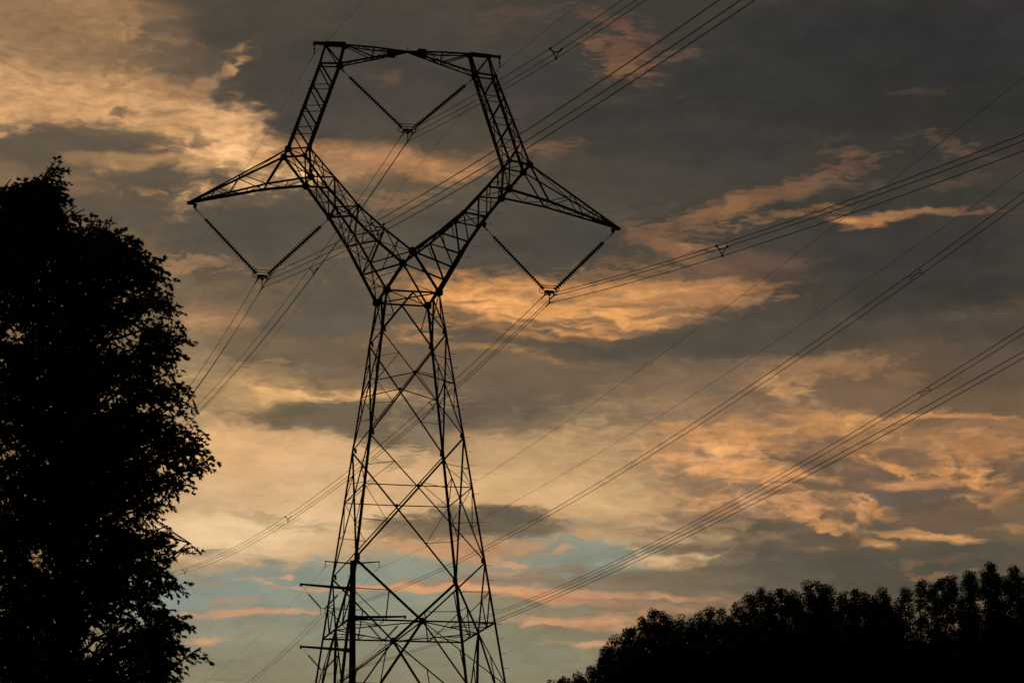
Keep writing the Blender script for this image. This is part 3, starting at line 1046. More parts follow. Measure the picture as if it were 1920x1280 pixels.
def make_tower(name, loc, label, group, steps=False):
    root = empty(name, loc, label, 'power pylon', group)
    # legs, each one angle from the footing to the waist
    for sx in (-1, 1):
        for sy in (-1, 1):
            m_ = MB()
            m_.member(leg(sx, sy, BASE_Z - .1), leg(sx, sy, Z['k3']), .128, sx * sy)
            m_.member(leg(sx, sy, Z['k3'] - .3), leg(sx, sy, Z['k2']), .12, sx * sy)
            m_.member(leg(sx, sy, Z['k2'] - .25), leg(sx, sy, Z['k1']), .112, sx * sy)
            m_.member(leg(sx, sy, Z['k1'] - .2), leg(sx, sy, Z['w'] + .05), .105, sx * sy)
            for kz in ('k1', 'k2', 'k3'):
                p = leg(sx, sy, Z[kz])
                m_.member(leg(sx, sy, Z[kz] - .45), leg(sx, sy, Z[kz] + .3), .14, sx * sy)
                m_.plate((p[0] - sx * .12, p[1], p[2]), (1, 0, 0), (0, 0, 1), [(-.05, -.1), (.07, -.15), (.07, .12), (-.05, .1)], .02)
            m_.build('leg', STEEL, root)
            m_ = MB()
            p = leg(sx, sy, BASE_Z)
            m_.lathe((p[0], p[1], -1.2), (p[0], p[1], BASE_Z), [(0, .55), (1.5, .5), (2.05, .45), (2.1, .4)], 14)
            m_.build('footing', CONC, root)
    # body bracing, one part per storey
    def face_panel(m_, f, ztop, zx, zbot, zl, kk=.072, rr=.036):
        P = lambda s, z: face_pt(f, s, z)
        X = (P(0, zx))
        tl, tr, bl, br = P(-1, ztop), P(1, ztop), P(-1, zbot), P(1, zbot)
        m_.member(tl, br, kk)
        m_.member(tr, bl, kk, -1)
        for s, t, b in ((-1, tl, bl), (1, tr, br)):
            L_ = P(s, zl)
            mu, ml = lerp(t, X, .52), lerp(X, b, .5)
            m_.member(X, L_, .065)
            m_.member(mu, L_, rr)
            m_.member(ml, L_, rr)
            m_.member(mu, P(s, mu[2] - .25), rr)
            m_.member(ml, P(s, ml[2] + (-.1 if zl < zx else .1)), rr)
    m1, m2, m3, m4, m0 = MB(), MB(), MB(), MB(), MB()
    for f in range(4):
        P = lambda s, z: face_pt(f, s, z)
        mid = P(0, Z['w'] - .05)
        m0.member(P(-1, Z['w']), P(1, Z['w']), .12)
        for s in (-1, 1):
            m0.member(mid, P(s, Z['k1']), .085, s)
            q = lerp(mid, P(s, Z['k1']), .62)
            m0.member(q, P(s, q[2]), .045)
            m0.member(q, P(s, Z['w']), .045)
        face_panel(m1, f, Z['k1'] - .1, Z['x1'], Z['k2'], Z['l1'])
        face_panel(m2, f, Z['k2'] - .1, Z['x2'], Z['k3'], Z['x2'] + .02, .078, .038)
        # K panel standing on the diaphragm
        C_ = P(0, Z['x3'])
        m3.member(P(-1, Z['x3']), P(1, Z['x3']), .11)
        for s in (-1, 1):
            t = P(s, Z['k3'] - .1)
            m3.member(t, C_, .105, s)
            q = lerp(t, C_, .5)
            m3.member(q, P(s, q[2] + .05), .05)
            m3.member(q, P(s * .5, Z['x3']), .05)
            m3.member(P(s, q[2]), P(s * .52, Z['x3']), .055)
            # leg extension
            lo_ = P(s, 13.9)
            m4.member(C_, lo_, .11, s)
            m4.member(C_, P(s, 17.3), .06, s)
            a_ = lerp(C_, lo_, .48)
            m4.member(a_, P(s, 17.3), .05)
            m4.member(a_, lerp(C_, P(s, 17.3), .45), .045)
            m4.member(lerp(C_, lo_, .75), P(s, 15.5), .045)
            m4.member(lerp(C_, lo_, .75), P(s, 17.3), .045)
            m4.member(lo_, P(s, BASE_Z + 6.5), .08)
            m4.member(P(s, 13.9), P(-s, 7.4), .1, s)
            m4.member(P(s, 7.4), P(0, BASE_Z + .5 + 3), .09, s)
            m4.member(P(0, BASE_Z + 3.5), P(s, BASE_Z + .3), .1)
        m4.member(P(-1, 7.4), P(1, 7.4), .09)
        m4.member(P(-1, 13.9), P(1, 13.9), .09)
    # horizontal diaphragms
    z = Z['x3']
    for f in range(4):
        m3.member(face_pt(f, 0, z - .03), face_pt((f + 1) % 4, 0, z - .03), .07)
        m3.member(face_pt(f, .5, z + .03), lerp(face_pt(f, 0, z), face_pt((f + 1) % 4, 0, z), .5), .045)
        m3.member(face_pt(f, -.5, z + .03), lerp(face_pt(f, 0, z), face_pt((f + 3) % 4, 0, z), .5), .045)
        m3.member(lerp(face_pt(f, 0, z), face_pt((f + 1) % 4, 0, z), .5), face_pt(f, 1, z), .045)
        gusset(m3, face_pt(f, 0, z), (1, 0, 0) if f % 2 == 0 else (0, 1, 0), (0, 0, 1), .24)
        gusset(m2, face_pt(f, 0, Z['x2']), (1, 0, 0) if f % 2 == 0 else (0, 1, 0), (0, 0, 1), .13)
        gusset(m1, face_pt(f, 0, Z['x1']), (1, 0, 0) if f % 2 == 0 else (0, 1, 0), (0, 0, 1), .12)
    m0.member(face_pt(0, -1, Z['w']), face_pt(0, 1, Z['w'])[:1] + face_pt(2, -1, Z['w'])[1:], .06)
    m0.member(face_pt(0, 1, Z['w']), (-face_pt(0, 1, Z['w'])[0],) + face_pt(2, 1, Z['w'])[1:], .06, -1)
    for sx in (-1, 1):
        for sy in (-1, 1):
            gusset(m0, leg(sx, sy, Z['w'] + .02), (1, 0, 0), (0, 0, 1), .3)
            gusset(m0, leg(sx, sy, Z['w'] + .02), (0, 1, 0), (0, 0, 1), .26)
    m0.build('waist_frame', STEEL, root)
    for q in (m1, m2, m3):
        q.build('body_bracing', STEEL, root)
    m4.build('leg_extension', STEEL, root)
    # fork arms
    for sx in (-1, 1):
        m_ = MB()
        for sy in (-1, 1):
            n = lambda k: nd(k, sx, sy)
            om, im = lerp(n('o3'), n('elb_out'), .5), lerp(n('i2'), n('elb_in'), .55)
            for a, b, w in (('waist', 'o1', .15), ('o1', 'o2', .15), ('o2', 'o3', .15), ('o3', 'elb_out', .14),
                            ('crotch', 'i1', .135), ('i1', 'i2', .135), ('i2', 'elb_in', .12),
                            ('waist', 'crotch', .12), ('crotch', 'o1', .085), ('o1', 'i1', .09), ('i1', 'o2', .08),
                            ('o2', 'i2', .08), ('i2', 'o3', .09), ('o3', 'elb_in', .08), ('elb_out', 'elb_in', .095)):
                m_.member(n(a), n(b), w, sx * sy)
            dm = lerp(n('o3'), n('elb_in'), .5)
            for a, b in ((om, dm), (im, dm), (om, lerp(n('elb_out'), n('elb_in'), .45))):
                m_.member(a, b, .045)
            for a, b, c in (('crotch', 'i1', 'o1'), ('waist', 'o1', 'crotch'), ('o1', 'o2', 'i1'), ('i1', 'i2', 'o2')):
                m_.member(lerp(n(a), n(b), .5), lerp(n(a), n(c), .5), .042)
            gusset(m_, n('elb_out'), (1, 0, 0), (0, 0, 1), .29)
            gusset(m_, n('o3'), (1, 0, 0), (0, 0, 1), .17)
            gusset(m_, n('i2'), (1, 0, 0), (0, 0, 1), .15)
            gusset(m_, n('o2'), (1, 0, 0), (0, 0, 1), .12)
            gusset(m_, n('i1'), (1, 0, 0), (0, 0, 1), .12)
            if sx == 1:
                gusset(m_, (0, n('crotch')[1], n('crotch')[2]), (1, 0, 0), (0, 0, 1), .3)
        # sides between the near and the far truss
        for ks in (('waist', 'o1', 'o2', 'o3', 'elb_out'), ('crotch', 'i1', 'i2', 'elb_in')):
            for a, b in zip(ks, ks[1:]):
                an, af, bn, bf = nd(a, sx, -1), nd(a, sx, 1), nd(b, sx, -1), nd(b, sx, 1)
                c = lerp(lerp(an, bf, .5), lerp(af, bn, .5), .5)
                for q in (an, af, bn, bf):
                    m_.member(q, c, .05)
                for e1, e2 in ((an, bn), (af, bf)):
                    m_.member(c, lerp(e1, e2, .5), .038)
                m_.member(bn, bf, .07)
        m_.member(nd('i2', sx, -1), nd('o3', sx, 1), .06)
        m_.member(nd('i2', sx, 1), nd('o3', sx, -1), .06)
        # the yoke beam that carries the inner string
        m_.member((sx * 3.95, -.95, 41.66), (sx * 3.95, .95, 41.66), .12)
        m_.plate((sx * 4.02, 0, 41.52), (1, 0, 0), (0, 0, 1), [(-.16, .16), (.16, .16), (.1, -.12), (-.05, -.12)], .03)
        m_.build('fork_arm', STEEL, root)
        # shoulder frame and portal upright
        m_ = MB()
        for sy in (-1, 1):
            n = lambda k: nd(k, sx, sy)
            for a, b, w in (('sho_out', 'elb_out', .13), ('sho_in', 'elb_in', .11), ('sho_in', 'elb_out', .1),
                            ('sho_out', 'sho_in', .1), ('sho_out', 'pk_out', .14), ('sho_in', 'pk_in', .15)):
                m_.member(n(a), n(b), w, sx * sy)
            c = lerp(n('sho_in'), n('elb_in'), .5)
            m_.member(c, lerp(n('sho_in'), n('elb_out'), .45), .045)
            m_.member(c, lerp(n('elb_out'), n('elb_in'), .55), .045)
            m_.member(lerp(n('sho_out'), n('elb_out'), .5), lerp(n('sho_in'), n('elb_out'), .5), .045)
            m_.member(lerp(n('sho_in'), n('elb_in'), .25), n('elb_out'), .05)
            gusset(m_, n('sho_out'), (1, 0, 0), (0, 0, 1), .27)
            gusset(m_, n('sho_in'), (1, 0, 0), (0, 0, 1), .2)
            gusset(m_, n('pk_in'), (1, 0, 0), (0, 0, 1), .2)
            gusset(m_, n('pk_out'), (1, 0, 0), (0, 0, 1), .13)
            for i in range(4):
                t0, t1 = i / 4, (i + 1) / 4
                o0, o1_ = lerp(n('sho_out'), n('pk_out'), t0), lerp(n('sho_out'), n('pk_out'), t1)
                i0, i1_ = lerp(n('sho_in'), n('pk_in'), t0), lerp(n('sho_in'), n('pk_in'), t1)
                m_.member(o1_, i0, .08, sy)
                if i:
                    m_.member(o0, i0, .05)
                    gusset(m_, i0, (1, 0, 0), (0, 0, 1), .12)
                    gusset(m_, o0, (1, 0, 0), (0, 0, 1), .12)
            # peak
            m_.member(n('pk_out'), n('cap_out'), .1, sy)
            m_.member(n('pk_in'), n('cap_in'), .14, sy)
            m_.member(n('cap_out'), n('pk_in'), .075, sy)
            m_.member(n('pk_out'), n('pk_in'), .095, sy)
        for c0, c1 in (('sho_out', 'pk_out'), ('sho_in', 'pk_in')):
            for i in range(4):
                t0, t1 = i / 4, (i + 1) / 4
                a0, a1 = lerp(nd(c0, sx, -1), nd(c1, sx, -1), t0), lerp(nd(c0, sx, -1), nd(c1, sx, -1), t1)
                b0, b1 = lerp(nd(c0, sx, 1), nd(c1, sx, 1), t0), lerp(nd(c0, sx, 1), nd(c1, sx, 1), t1)
                m_.member(a0, b1, .06)
                m_.member(b0, a1, .06, -1)
                m_.member(a1, b1, .05)
        for k in ('sho_out', 'sho_in', 'pk_in', 'pk_out', 'elb_out', 'elb_in'):
            m_.member(nd(k, sx, -1), nd(k, sx, 1), .07)
        for a, b in (('sho_out', 'elb_out'), ('sho_in', 'elb_in')):
            m_.member(nd(a, sx, -1), nd(b, sx, 1), .05)
            m_.member(nd(a, sx, 1), nd(b, sx, -1), .05, -1)
        m_.member(nd('sho_out', sx, -1), nd('sho_in', sx, 1), .05)
        m_.member(nd('elb_out', sx, -1), nd('elb_in', sx, 1), .05)
        m_.plate((sx * 3.5, 0, 49.52), (1, 0, 0), (0, 0, 1), [(-.14, .15), (.14, .15), (.07, -.1), (-.07, -.1)], .03)
        m_.build('portal_upright', STEEL, root)
        # earth wire arm: a doubled bar on top of the peak
        m_ = MB()
        for y_ in (-.07, .07):
            m_.member((sx * 3.3, y_ * 1.8, 50.80), (sx * 4.40, y_ * 1.4, 50.76), .19, sx)
            m_.member((sx * 4.35, y_, 50.78), (sx * 4.97, y_ * .6, 50.77), .13, sx)
        m_.box((sx * 4.93, 0, 50.74), .1, .22, .2)
        gusset(m_, (sx * 3.34, -.12, 50.70), (1, 0, 0), (0, 0, 1), .2)
        gusset(m_, (sx * 3.34, .12, 50.70), (1, 0, 0), (0, 0, 1), .2)
        gusset(m_, (sx * 4.35, 0, 50.70), (1, 0, 0), (0, 0, 1), .15, .16)
        m_.build('earth_wire_arm', STEEL, root)
        # cross arm
        m_ = MB()
        for sy in (-1, 1):
            n = lambda k: nd(k, sx, sy)
            S_, B_, T_, E_ = n('sho_out'), n('arm_b'), n('tip'), n('elb_out')
            m_.member(S_, T_, .095, sx * sy)
            m_.member(E_, B_, .125, sx * sy)
            m_.member(B_, T_, .125, sx * sy)
            t1, t2, t3 = lerp(S_, T_, .48), lerp(S_, T_, .72), lerp(S_, T_, .86)
            b2, b3, b4 = lerp(B_, T_, .48), lerp(B_, T_, .72), lerp(B_, T_, .86)
            m_.member(S_, B_, .1, sy)
            for a, b, w in ((B_, t1, .055), (t1, b2, .06), (b2, t2, .05), (t2, b3, .05), (t3, b3, .045), (t3, b4, .045)):
                m_.member(a, b, w)
        S_, B_, T_, E_ = [lambda sy, k=k: nd(k, sx, sy) for k in ('sho_out', 'arm_b', 'tip', 'elb_out')]
        for (a, b), ts in (((E_, B_), (0, .5, 1)), ((B_, T_), (0, .24, .48, .72, .9)), ((S_, T_), (0, .48, .72, .86))):
            for i, t in enumerate(ts[1:]):
                t0 = ts[i]
                s_ = 1 if i % 2 else -1
                m_.member(lerp(a(s_), b(s_), t0), lerp(a(-s_), b(-s_), t), .045)
                m_.member(lerp(a(-1), b(-1), t), lerp(a(1), b(1), t), .045)
        m_.box((sx * 11.15, 0, 41.76), .4, .2, .14)
        m_.plate((sx * 10.95, 0, 41.62), (1, 0, 0), (0, 0, 1), [(-.12, .12), (.14, .12), (.06, -.1), (-.06, -.1)], .03)
        m_.build('cross_arm', STEEL, root)
    # bridge
    m_ = MB()
    for sx in (-1, 1):
        for sy in (-1, 1):
            n = lambda k: nd(k, sx, sy)
            for a, b, w in (('cap_in', 'br_t', .085), ('br_t', 'br_mid', .085), ('pk_in', 'br_c', .085), ('br_c', 'br_mid', .085),
                            ('cap_in', 'br_c', .065), ('br_c', 'br_t', .05)):
                m_.member(n(a), n(b), w, sy)
            m_.member(n('br_c'), lerp(n('br_t'), n('br_mid'), .5), .045)
        for a, b in (('cap_in', 'br_t'), ('br_t', 'br_mid'), ('pk_in', 'br_c'), ('br_c', 'br_mid')):
            for t0, t1, s_ in ((0, .5, 1), (.5, 1, -1)):
                m_.member(lerp(nd(a, sx, s_), nd(b, sx, s_), t0), lerp(nd(a, sx, -s_), nd(b, sx, -s_), t1), .045)
            m_.member(lerp(nd(a, sx, -1), nd(b, sx, -1), .5), lerp(nd(a, sx, 1), nd(b, sx, 1), .5), .045)
            m_.member(nd(b, sx, -1), nd(b, sx, 1), .05)
    m_.tube([(0, 0, 50.6), (0, 0, 50.95)], .02)
    m_.build('bridge', STEEL, root)
    for x_, z_, w_, h_ in ((-.93, 50.42, .43, .38), (.72, 50.55, .5, .4)):
        m_ = MB()
        m_.box((x_, -.2, z_), w_, .16, h_)
        m_.box((x_, -.2, z_ + h_ / 2 + .03), w_ * .8, .1, .06)
        m_.build('marker_box', STEEL, root)
    # step bolts up both near legs, the fork and the portal (too small to see on the far pylon)
    if steps:
        m_ = MB()
        m_.tube([(.03, 0, 0), (.29, -.02, .01)], .011, 5)
        m_.tube([(.28, -.02, .01), (.30, -.02, .01)], .018, 5)
        bolt = m_.build('step_bolt', STEEL, root)
        spots = []
        for sx in (-1, 1):
            path = [leg(sx, -1, 3.2), leg(sx, -1, 37.2), nd('elb_out', sx, -1), nd('sho_out', sx, -1), nd('pk_out', sx, -1)]
            for a, b in zip(path, path[1:]):
                d = (Vector(b) - Vector(a)).length
                for i in range(int(d / .74)):
                    spots.append((sx, lerp(a, b, (i + .5) * .74 / d)))
        spots = [p for p in spots if p[1][2] > 16.5]
        for i, (sx, p) in enumerate(spots[:100]):
            o = bolt if i == 0 else bolt.copy()
            if i:
                COL.objects.link(o)
                o.parent = root
            o.location = (p[0], p[1] - .03, p[2])
            o.rotation_euler = (0, 0, 0 if sx > 0 else math.pi)
    return root


tower = make_tower('transmission_tower', (0, 0, 0),
                   'tall lattice steel pylon with a hexagonal head, in the middle of the picture', 'lattice pylons of the large power line', True)
tower2 = copy_tree(tower)
for c_ in [c_ for c_ in children(tower2) if c_.name.startswith('step_bolt')]:
    bpy.data.objects.remove(c_)
tower2.location = (0.18, 181.3, 13.51)
tower2['label'] = 'distant lattice pylon almost hidden behind the leaves of the left tree'

# ------------------------------------------------------------------ insulator assemblies
CLIP = [(-.24, 0, -.22), (.24, 0, -.22), (0, 0, -.64)]


def disc_string(m_, a, b, n, pitch, r, seg=12):
    a, b = Vector(a), Vector(b)
    d = (b - a).normalized()
    for i in range(n):
        c = a + d * (i * pitch)
        m_.lathe(c, c + d, [(0, .045), (pitch * .28, .055), (pitch * .36, r * .6), (pitch * .55, r), (pitch * .62, r * .98),
                            (pitch * .60, r * .45), (pitch * .9, .045), (pitch * 1.02, .04)], seg)


def v_assembly(loc, att_l, att_r, n_l, n_r, label, yoke_half=.22):
    """loc = yoke centre in the world, att = anchor points relative to it"""
    root = empty('insulator_assembly', loc, label, 'insulators', 'v shaped insulator assemblies hanging in the lattice pylon')
    for att, sx, n in ((att_l, -1, n_l), (att_r, 1, n_r)):
        end = Vector((sx * yoke_half * .95, 0, .0))
        a = Vector(att)
        d = (end - a)
        start = end - d.normalized() * (n * .150 + .12)
        m_ = MB()
        disc_string(m_, start, end, n, .150, .135)
        s_ = m_.build('insulator_string', PORC, root, smooth=False)
        m_ = MB()
        m_.tube([a, start], .017)
        mid = a.lerp(start, .35)
        m_.tube([a, mid], .035)
        m_.box(tuple(start - d.normalized() * .03), .07, .07, .07)
        m_.build('link', HARD, s_)
    m_ = MB()
    m_.plate((0, 0, -.03), (1, 0, 0), (0, 0, 1), [(-.27, .05), (-.2, .07), (.2, .07), (.27, .05), (.25, -.05), (.07, -.09), (-.07, -.09), (-.25, -.05)], .05)
    m_.build('yoke_plate', HARD, root)
    for y_ in (-.22, .22):
        pts = []
        for k in range(28):
            t = 2 * math.pi * k / 28
            cx_ = .33 if math.cos(t) > 0 else -.33
            pts.append((cx_ + .145 * math.cos(t), y_, .08 + .145 * math.sin(t)))
        m_ = MB()
        m_.tube(pts + [pts[0]], .021, 6, False)
        m_.tube([(0, 0, -.04), (0, y_, -.06)], .012)
        m_.build('corona_ring', HARD, root)
    for (x_, y_, z_) in CLIP:
        m_ = MB()
        m_.tube([(x_, 0, -.04), (x_, 0, z_ + .05)], .024 if x_ == 0 else .03)
        if x_ == 0:
            m_.lathe((0, 0, -.1), (0, 0, -.35), [(0, .03), (.04, .085), (.12, .085), (.16, .03)], 10)
        m_.tube([(x_, -.16, z_ - .01), (x_, -.06, z_), (x_, .06, z_), (x_, .16, z_ - .01)], [.03, .05, .05, .03])
        m_.box((x_, 0, z_ + .03), .06, .1, .09)
        m_.build('suspension_clamp', HARD, root)
    return root


PH_L, PH_M, PH_R = Vector((-7.48, 0, 38.18)), Vector((0, 0, 46.42)), Vector((7.48, 0, 38.18))
aL = v_assembly(PH_L, (-3.55, 0, 3.40), (3.45, 0, 3.24), 25, 25, 'v of two insulator strings under the left cross arm of the big pylon')
aM = v_assembly(PH_M, (-3.47, 0, 3.0), (3.47, 0, 3.0), 25, 25, 'v of two insulator strings hanging inside the top window of the big pylon')
aR = v_assembly(PH_R, (-3.45, 0, 3.24), (3.55, 0, 3.40), 25, 25, 'v of two insulator strings under the right cross arm of the big pylon')
for a_, t_ in ((aL, 'left end insulators of the distant pylon, hidden behind the left tree'),
               (aM, 'middle insulators of the distant pylon, hidden behind the left tree'),
               (aR, 'tiny distant insulator string just right of the left tree, above the far conductors')):
    c = copy_tree(a_)
    c.location = Vector(c.location) + Vector(tower2.location)
    c['label'] = t_
    c['group'] = 'insulator assemblies of the distant pylon'

# ------------------------------------------------------------------ wires
FAR_Y = 181.3


def span(p, s, k, dirn, length, n, end=None):
    pts = []
    for i in range(1, n + 1):
        t = length * (i / n)
        q = [p[0], p[1] + dirn * t, p[2] + s * t + k * t * t]
        if end is not None:
            # settle on the far clamp over the last stretch
            w = sm((t - length * .45) / (length * .55))
            zend = p[2] + s * length + k * length * length
            q[0] += (end[0] - p[0]) * (t / length)
            q[2] += (end[2] - zend) * w
        pts.append(tuple(q))
    return pts


def wire(name, p, near, far, r, label, cat, group, far_end=None, near_len=290, far_len=FAR_Y, rods=None):
    a = span(p, near[0], near[1], -1, near_len, 70)[::-1]
    b = span(p, far[0], far[1], 1, far_len, 50, far_end)
    m_ = MB()
    pts = a + [tuple(p)] + b
    m_.tube(pts, r, 6)
    if rods:
        m_.tube([a[-1]][:0] + [lerp(p, (p[0], p[1] - 1, p[2] + near[0]), t) for t in (rods, rods * .5, 0)], [r, r * 2.2, r * 2.2], 6)
        m_.tube([lerp(p, (p[0], p[1] + 1, p[2] + far[0]), t) for t in (0, rods * .5, rods)], [r * 2.2, r * 2.2, r], 6)
    o = m_.build(name, WIRE)
    return tag(o, label, cat, group)


PHASES = [(PH_L, (-.2030, .000411), (.0020, .00080), 'left'),
          (PH_M, (-.2176, .000587), (.0060, .00047), 'middle'),
          (PH_R, (-.1962, .000414), (.0104, .000348), 'right')]
SUB = ['upper left wire', 'upper right wire', 'lower wire']
WHERE = {'left': 'clamped under the left cross arm of the big pylon',
         'middle': 'clamped inside the top window of the big pylon',
         'right': 'clamped under the right cross arm of the big pylon'}
for P_, nr, fr, nm in PHASES:
    for c, sub in zip(CLIP, SUB):
        p = P_ + Vector(c)
        wire('conductor', tuple(p), nr, fr, .0165, f'{sub} of the three {WHERE[nm]}', 'power line wire',
             'bundled wires of the large power line', tuple(p + Vector(tower2.location)), rods=1.1)


def drop_hanger(root_loc, h, label, cat, group, rod=1.5):
    root = empty('suspension_fitting', root_loc, label, cat, group)
    m_ = MB()
    m_.tube([(0, 0, 0), (0, 0, -h * .35)], .022)
    m_.lathe((0, 0, -h * .3), (0, 0, -h), [(0, .02), (.05, .05), (.12, .05), (.17, .02)], 8)
    m_.tube([(0, 0, -h * .5), (0, 0, -h)], .018)
    m_.build('link', HARD, root)
    m_ = MB()
    m_.tube([(0, -.14, -h), (0, 0, -h + .03), (0, .14, -h)], [.025, .045, .025])
    m_.build('suspension_clamp', HARD, root)
    return root


for sx, nm, nr, fr in ((-1, 'left', (-.1718, .000726), (.0537, .000110)), (1, 'right', (-.150, .00030), (.0457, .000135))):
    drop_hanger((sx * 4.93, 0, 50.66), .46, f'small fitting hanging from the {nm} tip of the big pylon top',
                'wire fitting', 'earth wire fittings on the big pylon')
    p = (sx * 4.93, 0, 50.18)
    wire('earth_wire', p, nr, fr, .0085, f'thin single wire hung from the {nm} tip of the big pylon top',
         'power line wire', 'thin earth wires', (sx * 4.93 + .18, FAR_Y, 50.18 + 13.51), rods=2.2)


# ------------------------------------------------------------------ bundle spacers
def spacer3(loc, tilt, label):
    root = empty('bundle_spacer', loc, label, 'wire spacer', 'three armed spacers on the large power line')
    root.rotation_euler = (tilt, 0, 0)
    ring = [(-.115, 0, .075), (.115, 0, .075), (.06, 0, -.07), (0, 0, -.10), (-.06, 0, -.07)]
    m_ = MB()
    m_.tube([(-.12, 0, .075), (.12, 0, .075)], .022)
    m_.tube([(.12, 0, .075), (.085, 0, -.03), (0, 0, -.13)], .022)
    m_.tube([(-.12, 0, .075), (-.085, 0, -.03), (0, 0, -.13)], .022)
    m_.build('spacer_frame', HARD, root)
    for (x_, z_), (x0, z0) in zip(((-.24, .21), (.24, .21), (0, -.21)), ((-.12, .075), (.12, .075), (0, -.13))):
        m_ = MB()
        m_.tube([(x0, 0, z0), (x_, 0, z_)], .028)
        m_.lathe((x_, -.09, z_), (x_, .09, z_), [(0, .03), (.03, .05), (.15, .05), (.18, .03)], 8)
        m_.build('clamp_arm', HARD, root)
    return root


def on_span(P_, coef, dirn, t, L_=None, dz_end=0.):
    z = P_[2] - .43 + coef[0] * t + coef[1] * t * t
    return (P_[0], P_[1] + dirn * t, z)


spacer3((0.00, -30.25, 39.94), 0, 'dark spacer on the wires beyond the right corner of the big pylon top')
spacer3((7.48, -28.50, 32.49), 0, 'dark spacer on the three wires right of the big pylon')
spacer3((-7.48, -30.75, 31.90), 0, 'spacer seen against the left fork of the big pylon')
spacer3((0.00, 29.00, 46.56), 0, 'spacer just right of the left insulator v')
spacer3((0.00, 87.25, 50.09), 0, 'small spacer beside the middle of the left tree edge')
spacer3((7.48, 28.75, 38.34), 0, 'spacer seen inside the body of the big pylon')
spacer3((7.48, 85.00, 41.15), 0, 'small spacer on the low wires left of the big pylon')
spacer3((7.48, 153.50, 47.55), 0, 'tiny spacer beside the lower part of the left tree')

# ------------------------------------------------------------------ the monopole line behind
PX, PY = 20.62, 127.4
PZ = ground_z(PX, PY)
pole = empty('steel_pole', (PX, PY, PZ), 'dark tubular pole with three stub arms seen through the base of the big pylon',
             'utility pole')
m_ = MB()
TOPZ = 44.95 - PZ
m_.tube([(0, 0, -1), (0, 0, TOPZ * .4), (0, 0, TOPZ * .75), (0, 0, TOPZ)], [.55, .42, .31, .285], 16)
m_.tube([(0, 0, TOPZ * .62), (0, 0, TOPZ * .62 + .12)], .37, 16)
m_.build('shaft', POLE, pole, smooth=False)
m_ = MB()
for sx, xe, ze in ((-1, -2.71, 44.80), (1, 2.60, 44.92)):
    m_.tube([(sx * .2, 0, 44.66 - PZ), (xe, 0, ze - PZ)], [.085, .05], 8)
    m_.tube([(xe, 0, ze - PZ + .03), (xe, 0, ze - PZ - .1)], .06, 6)
m_.build('top_arm', POLE, pole)
ARMS = [(-1, -5.09, 42.20, 42.50, 'upper left'), (1, 5.19, 39.40, 39.62, 'right'), (-1, -5.03, 36.22, 36.48, 'lower left')]
for sx, xe, z0, z1, nm in ARMS:
    m_ = MB()
    m_.tube([(sx * .2, 0, z0 - PZ), (sx * 1.2, 0, z0 - PZ + .06), (xe, 0, z1 - PZ)], [.19, .15, .095], 8)
    m_.box((sx * .34, 0, z0 - PZ), .3, .36, .42)
    m_.box((xe, 0, z1 - PZ - .05), .16, .14, .34)
    m_.build('davit_arm', POLE, pole)


def small_v(loc, sx, label):
    root = empty('insulator_assembly', loc, label, 'insulators', 'small v insulators of the pole line')
    for s_, att in ((-1, (-2.1 if sx < 0 else -2.45, 0, 2.28)), (1, (2.45 if sx < 0 else 2.1, 0, 2.28))):
        end = Vector((s_ * .17, 0, .05))
        start = Vector((s_ * 1.42, 0, 1.42))
        m_ = MB()
        disc_string(m_, start, end, 12, (end - start).length / 12.3, .15, 10)
        s2 = m_.build('insulator_string', PORC, root)
        m_ = MB()
        m_.tube([att, tuple(start)], .016, 5)
        m_.build('link', HARD, s2)
    m_ = MB()
    pts = [(-.24, 0, -.1), (-.2, 0, .0), (-.1, 0, .07), (.1, 0, .07), (.2, 0, .0), (.24, 0, -.1)]
    m_.tube(pts, .035, 6)
    m_.build('yoke_plate', HARD, root)
    for x_ in (-.23, .23):
        m_ = MB()
        m_.tube([(x_, 0, -.08), (x_, 0, -.46)], .02)
        m_.tube([(x_, -.22, -.52), (x_, 0, -.47), (x_, .22, -.52)], [.02, .045, .02])
        m_.build('suspension_clamp', HARD, root)
    return root


POLE_PH = [(Vector((17.72, PY, 40.13)), -1, (-.0948, .000343), 'upper left'),
           (Vector((23.62, PY, 37.28)), 1, (-.0939, .000388), 'right'),
           (Vector((17.75, PY, 34.25)), -1, (-.0861, .000275), 'lower left')]
for P_, sx, nr, nm in POLE_PH:
    small_v(P_, sx, f'small v of insulators under the {nm} arm of the tubular pole')
    for x_, sub in ((-.23, 'left'), (.23, 'right')):
        wire('conductor', (P_.x + x_, P_.y, P_.z - .49), nr, (-.035, .0003), .0165,
             f'{sub} wire of the pair hung under the {nm} arm of the tubular pole', 'power line wire',
             'paired wires of the pole line', near_len=330, far_len=260)
for xe, ze, nr, nm in ((-2.71, 44.80, (-.0748, .000234), 'left'), (2.60, 44.92, (-.0785, .000257), 'right')):
    drop_hanger((PX + xe, PY, ze - .08), .46, f'small fitting hanging from the {nm} end of the pole top crossbar',
                'wire fitting', 'earth wire fittings on the pole')
    wire('earth_wire', (PX + xe, PY, ze - .58), nr, (-.035, .0003), .0095,
         f'thin single wire hung from the {nm} end of the tubular pole top bar', 'power line wire',
         'thin earth wires', near_len=330, far_len=260, rods=2.6)


def spacer2(loc, label, sk):
    root = empty('pair_spacer', loc, label, 'wire spacer', 'pair spacers on the pole line')
    m_ = MB()
    m_.tube([(-.23, -.9, 0), (-.1, -.95, -.05), (.1, .85, .04), (.23, .8, 0)], .013)
    m_.build('cross_rod', HARD, root)
    m_ = MB()
    m_.tube([(-.23, .5, 0), (0, .1, .04), (.23, 2.0, 0)][:2] + [(.23, -.5, 0)], .013)
    m_.build('cross_rod', HARD, root)
    return root


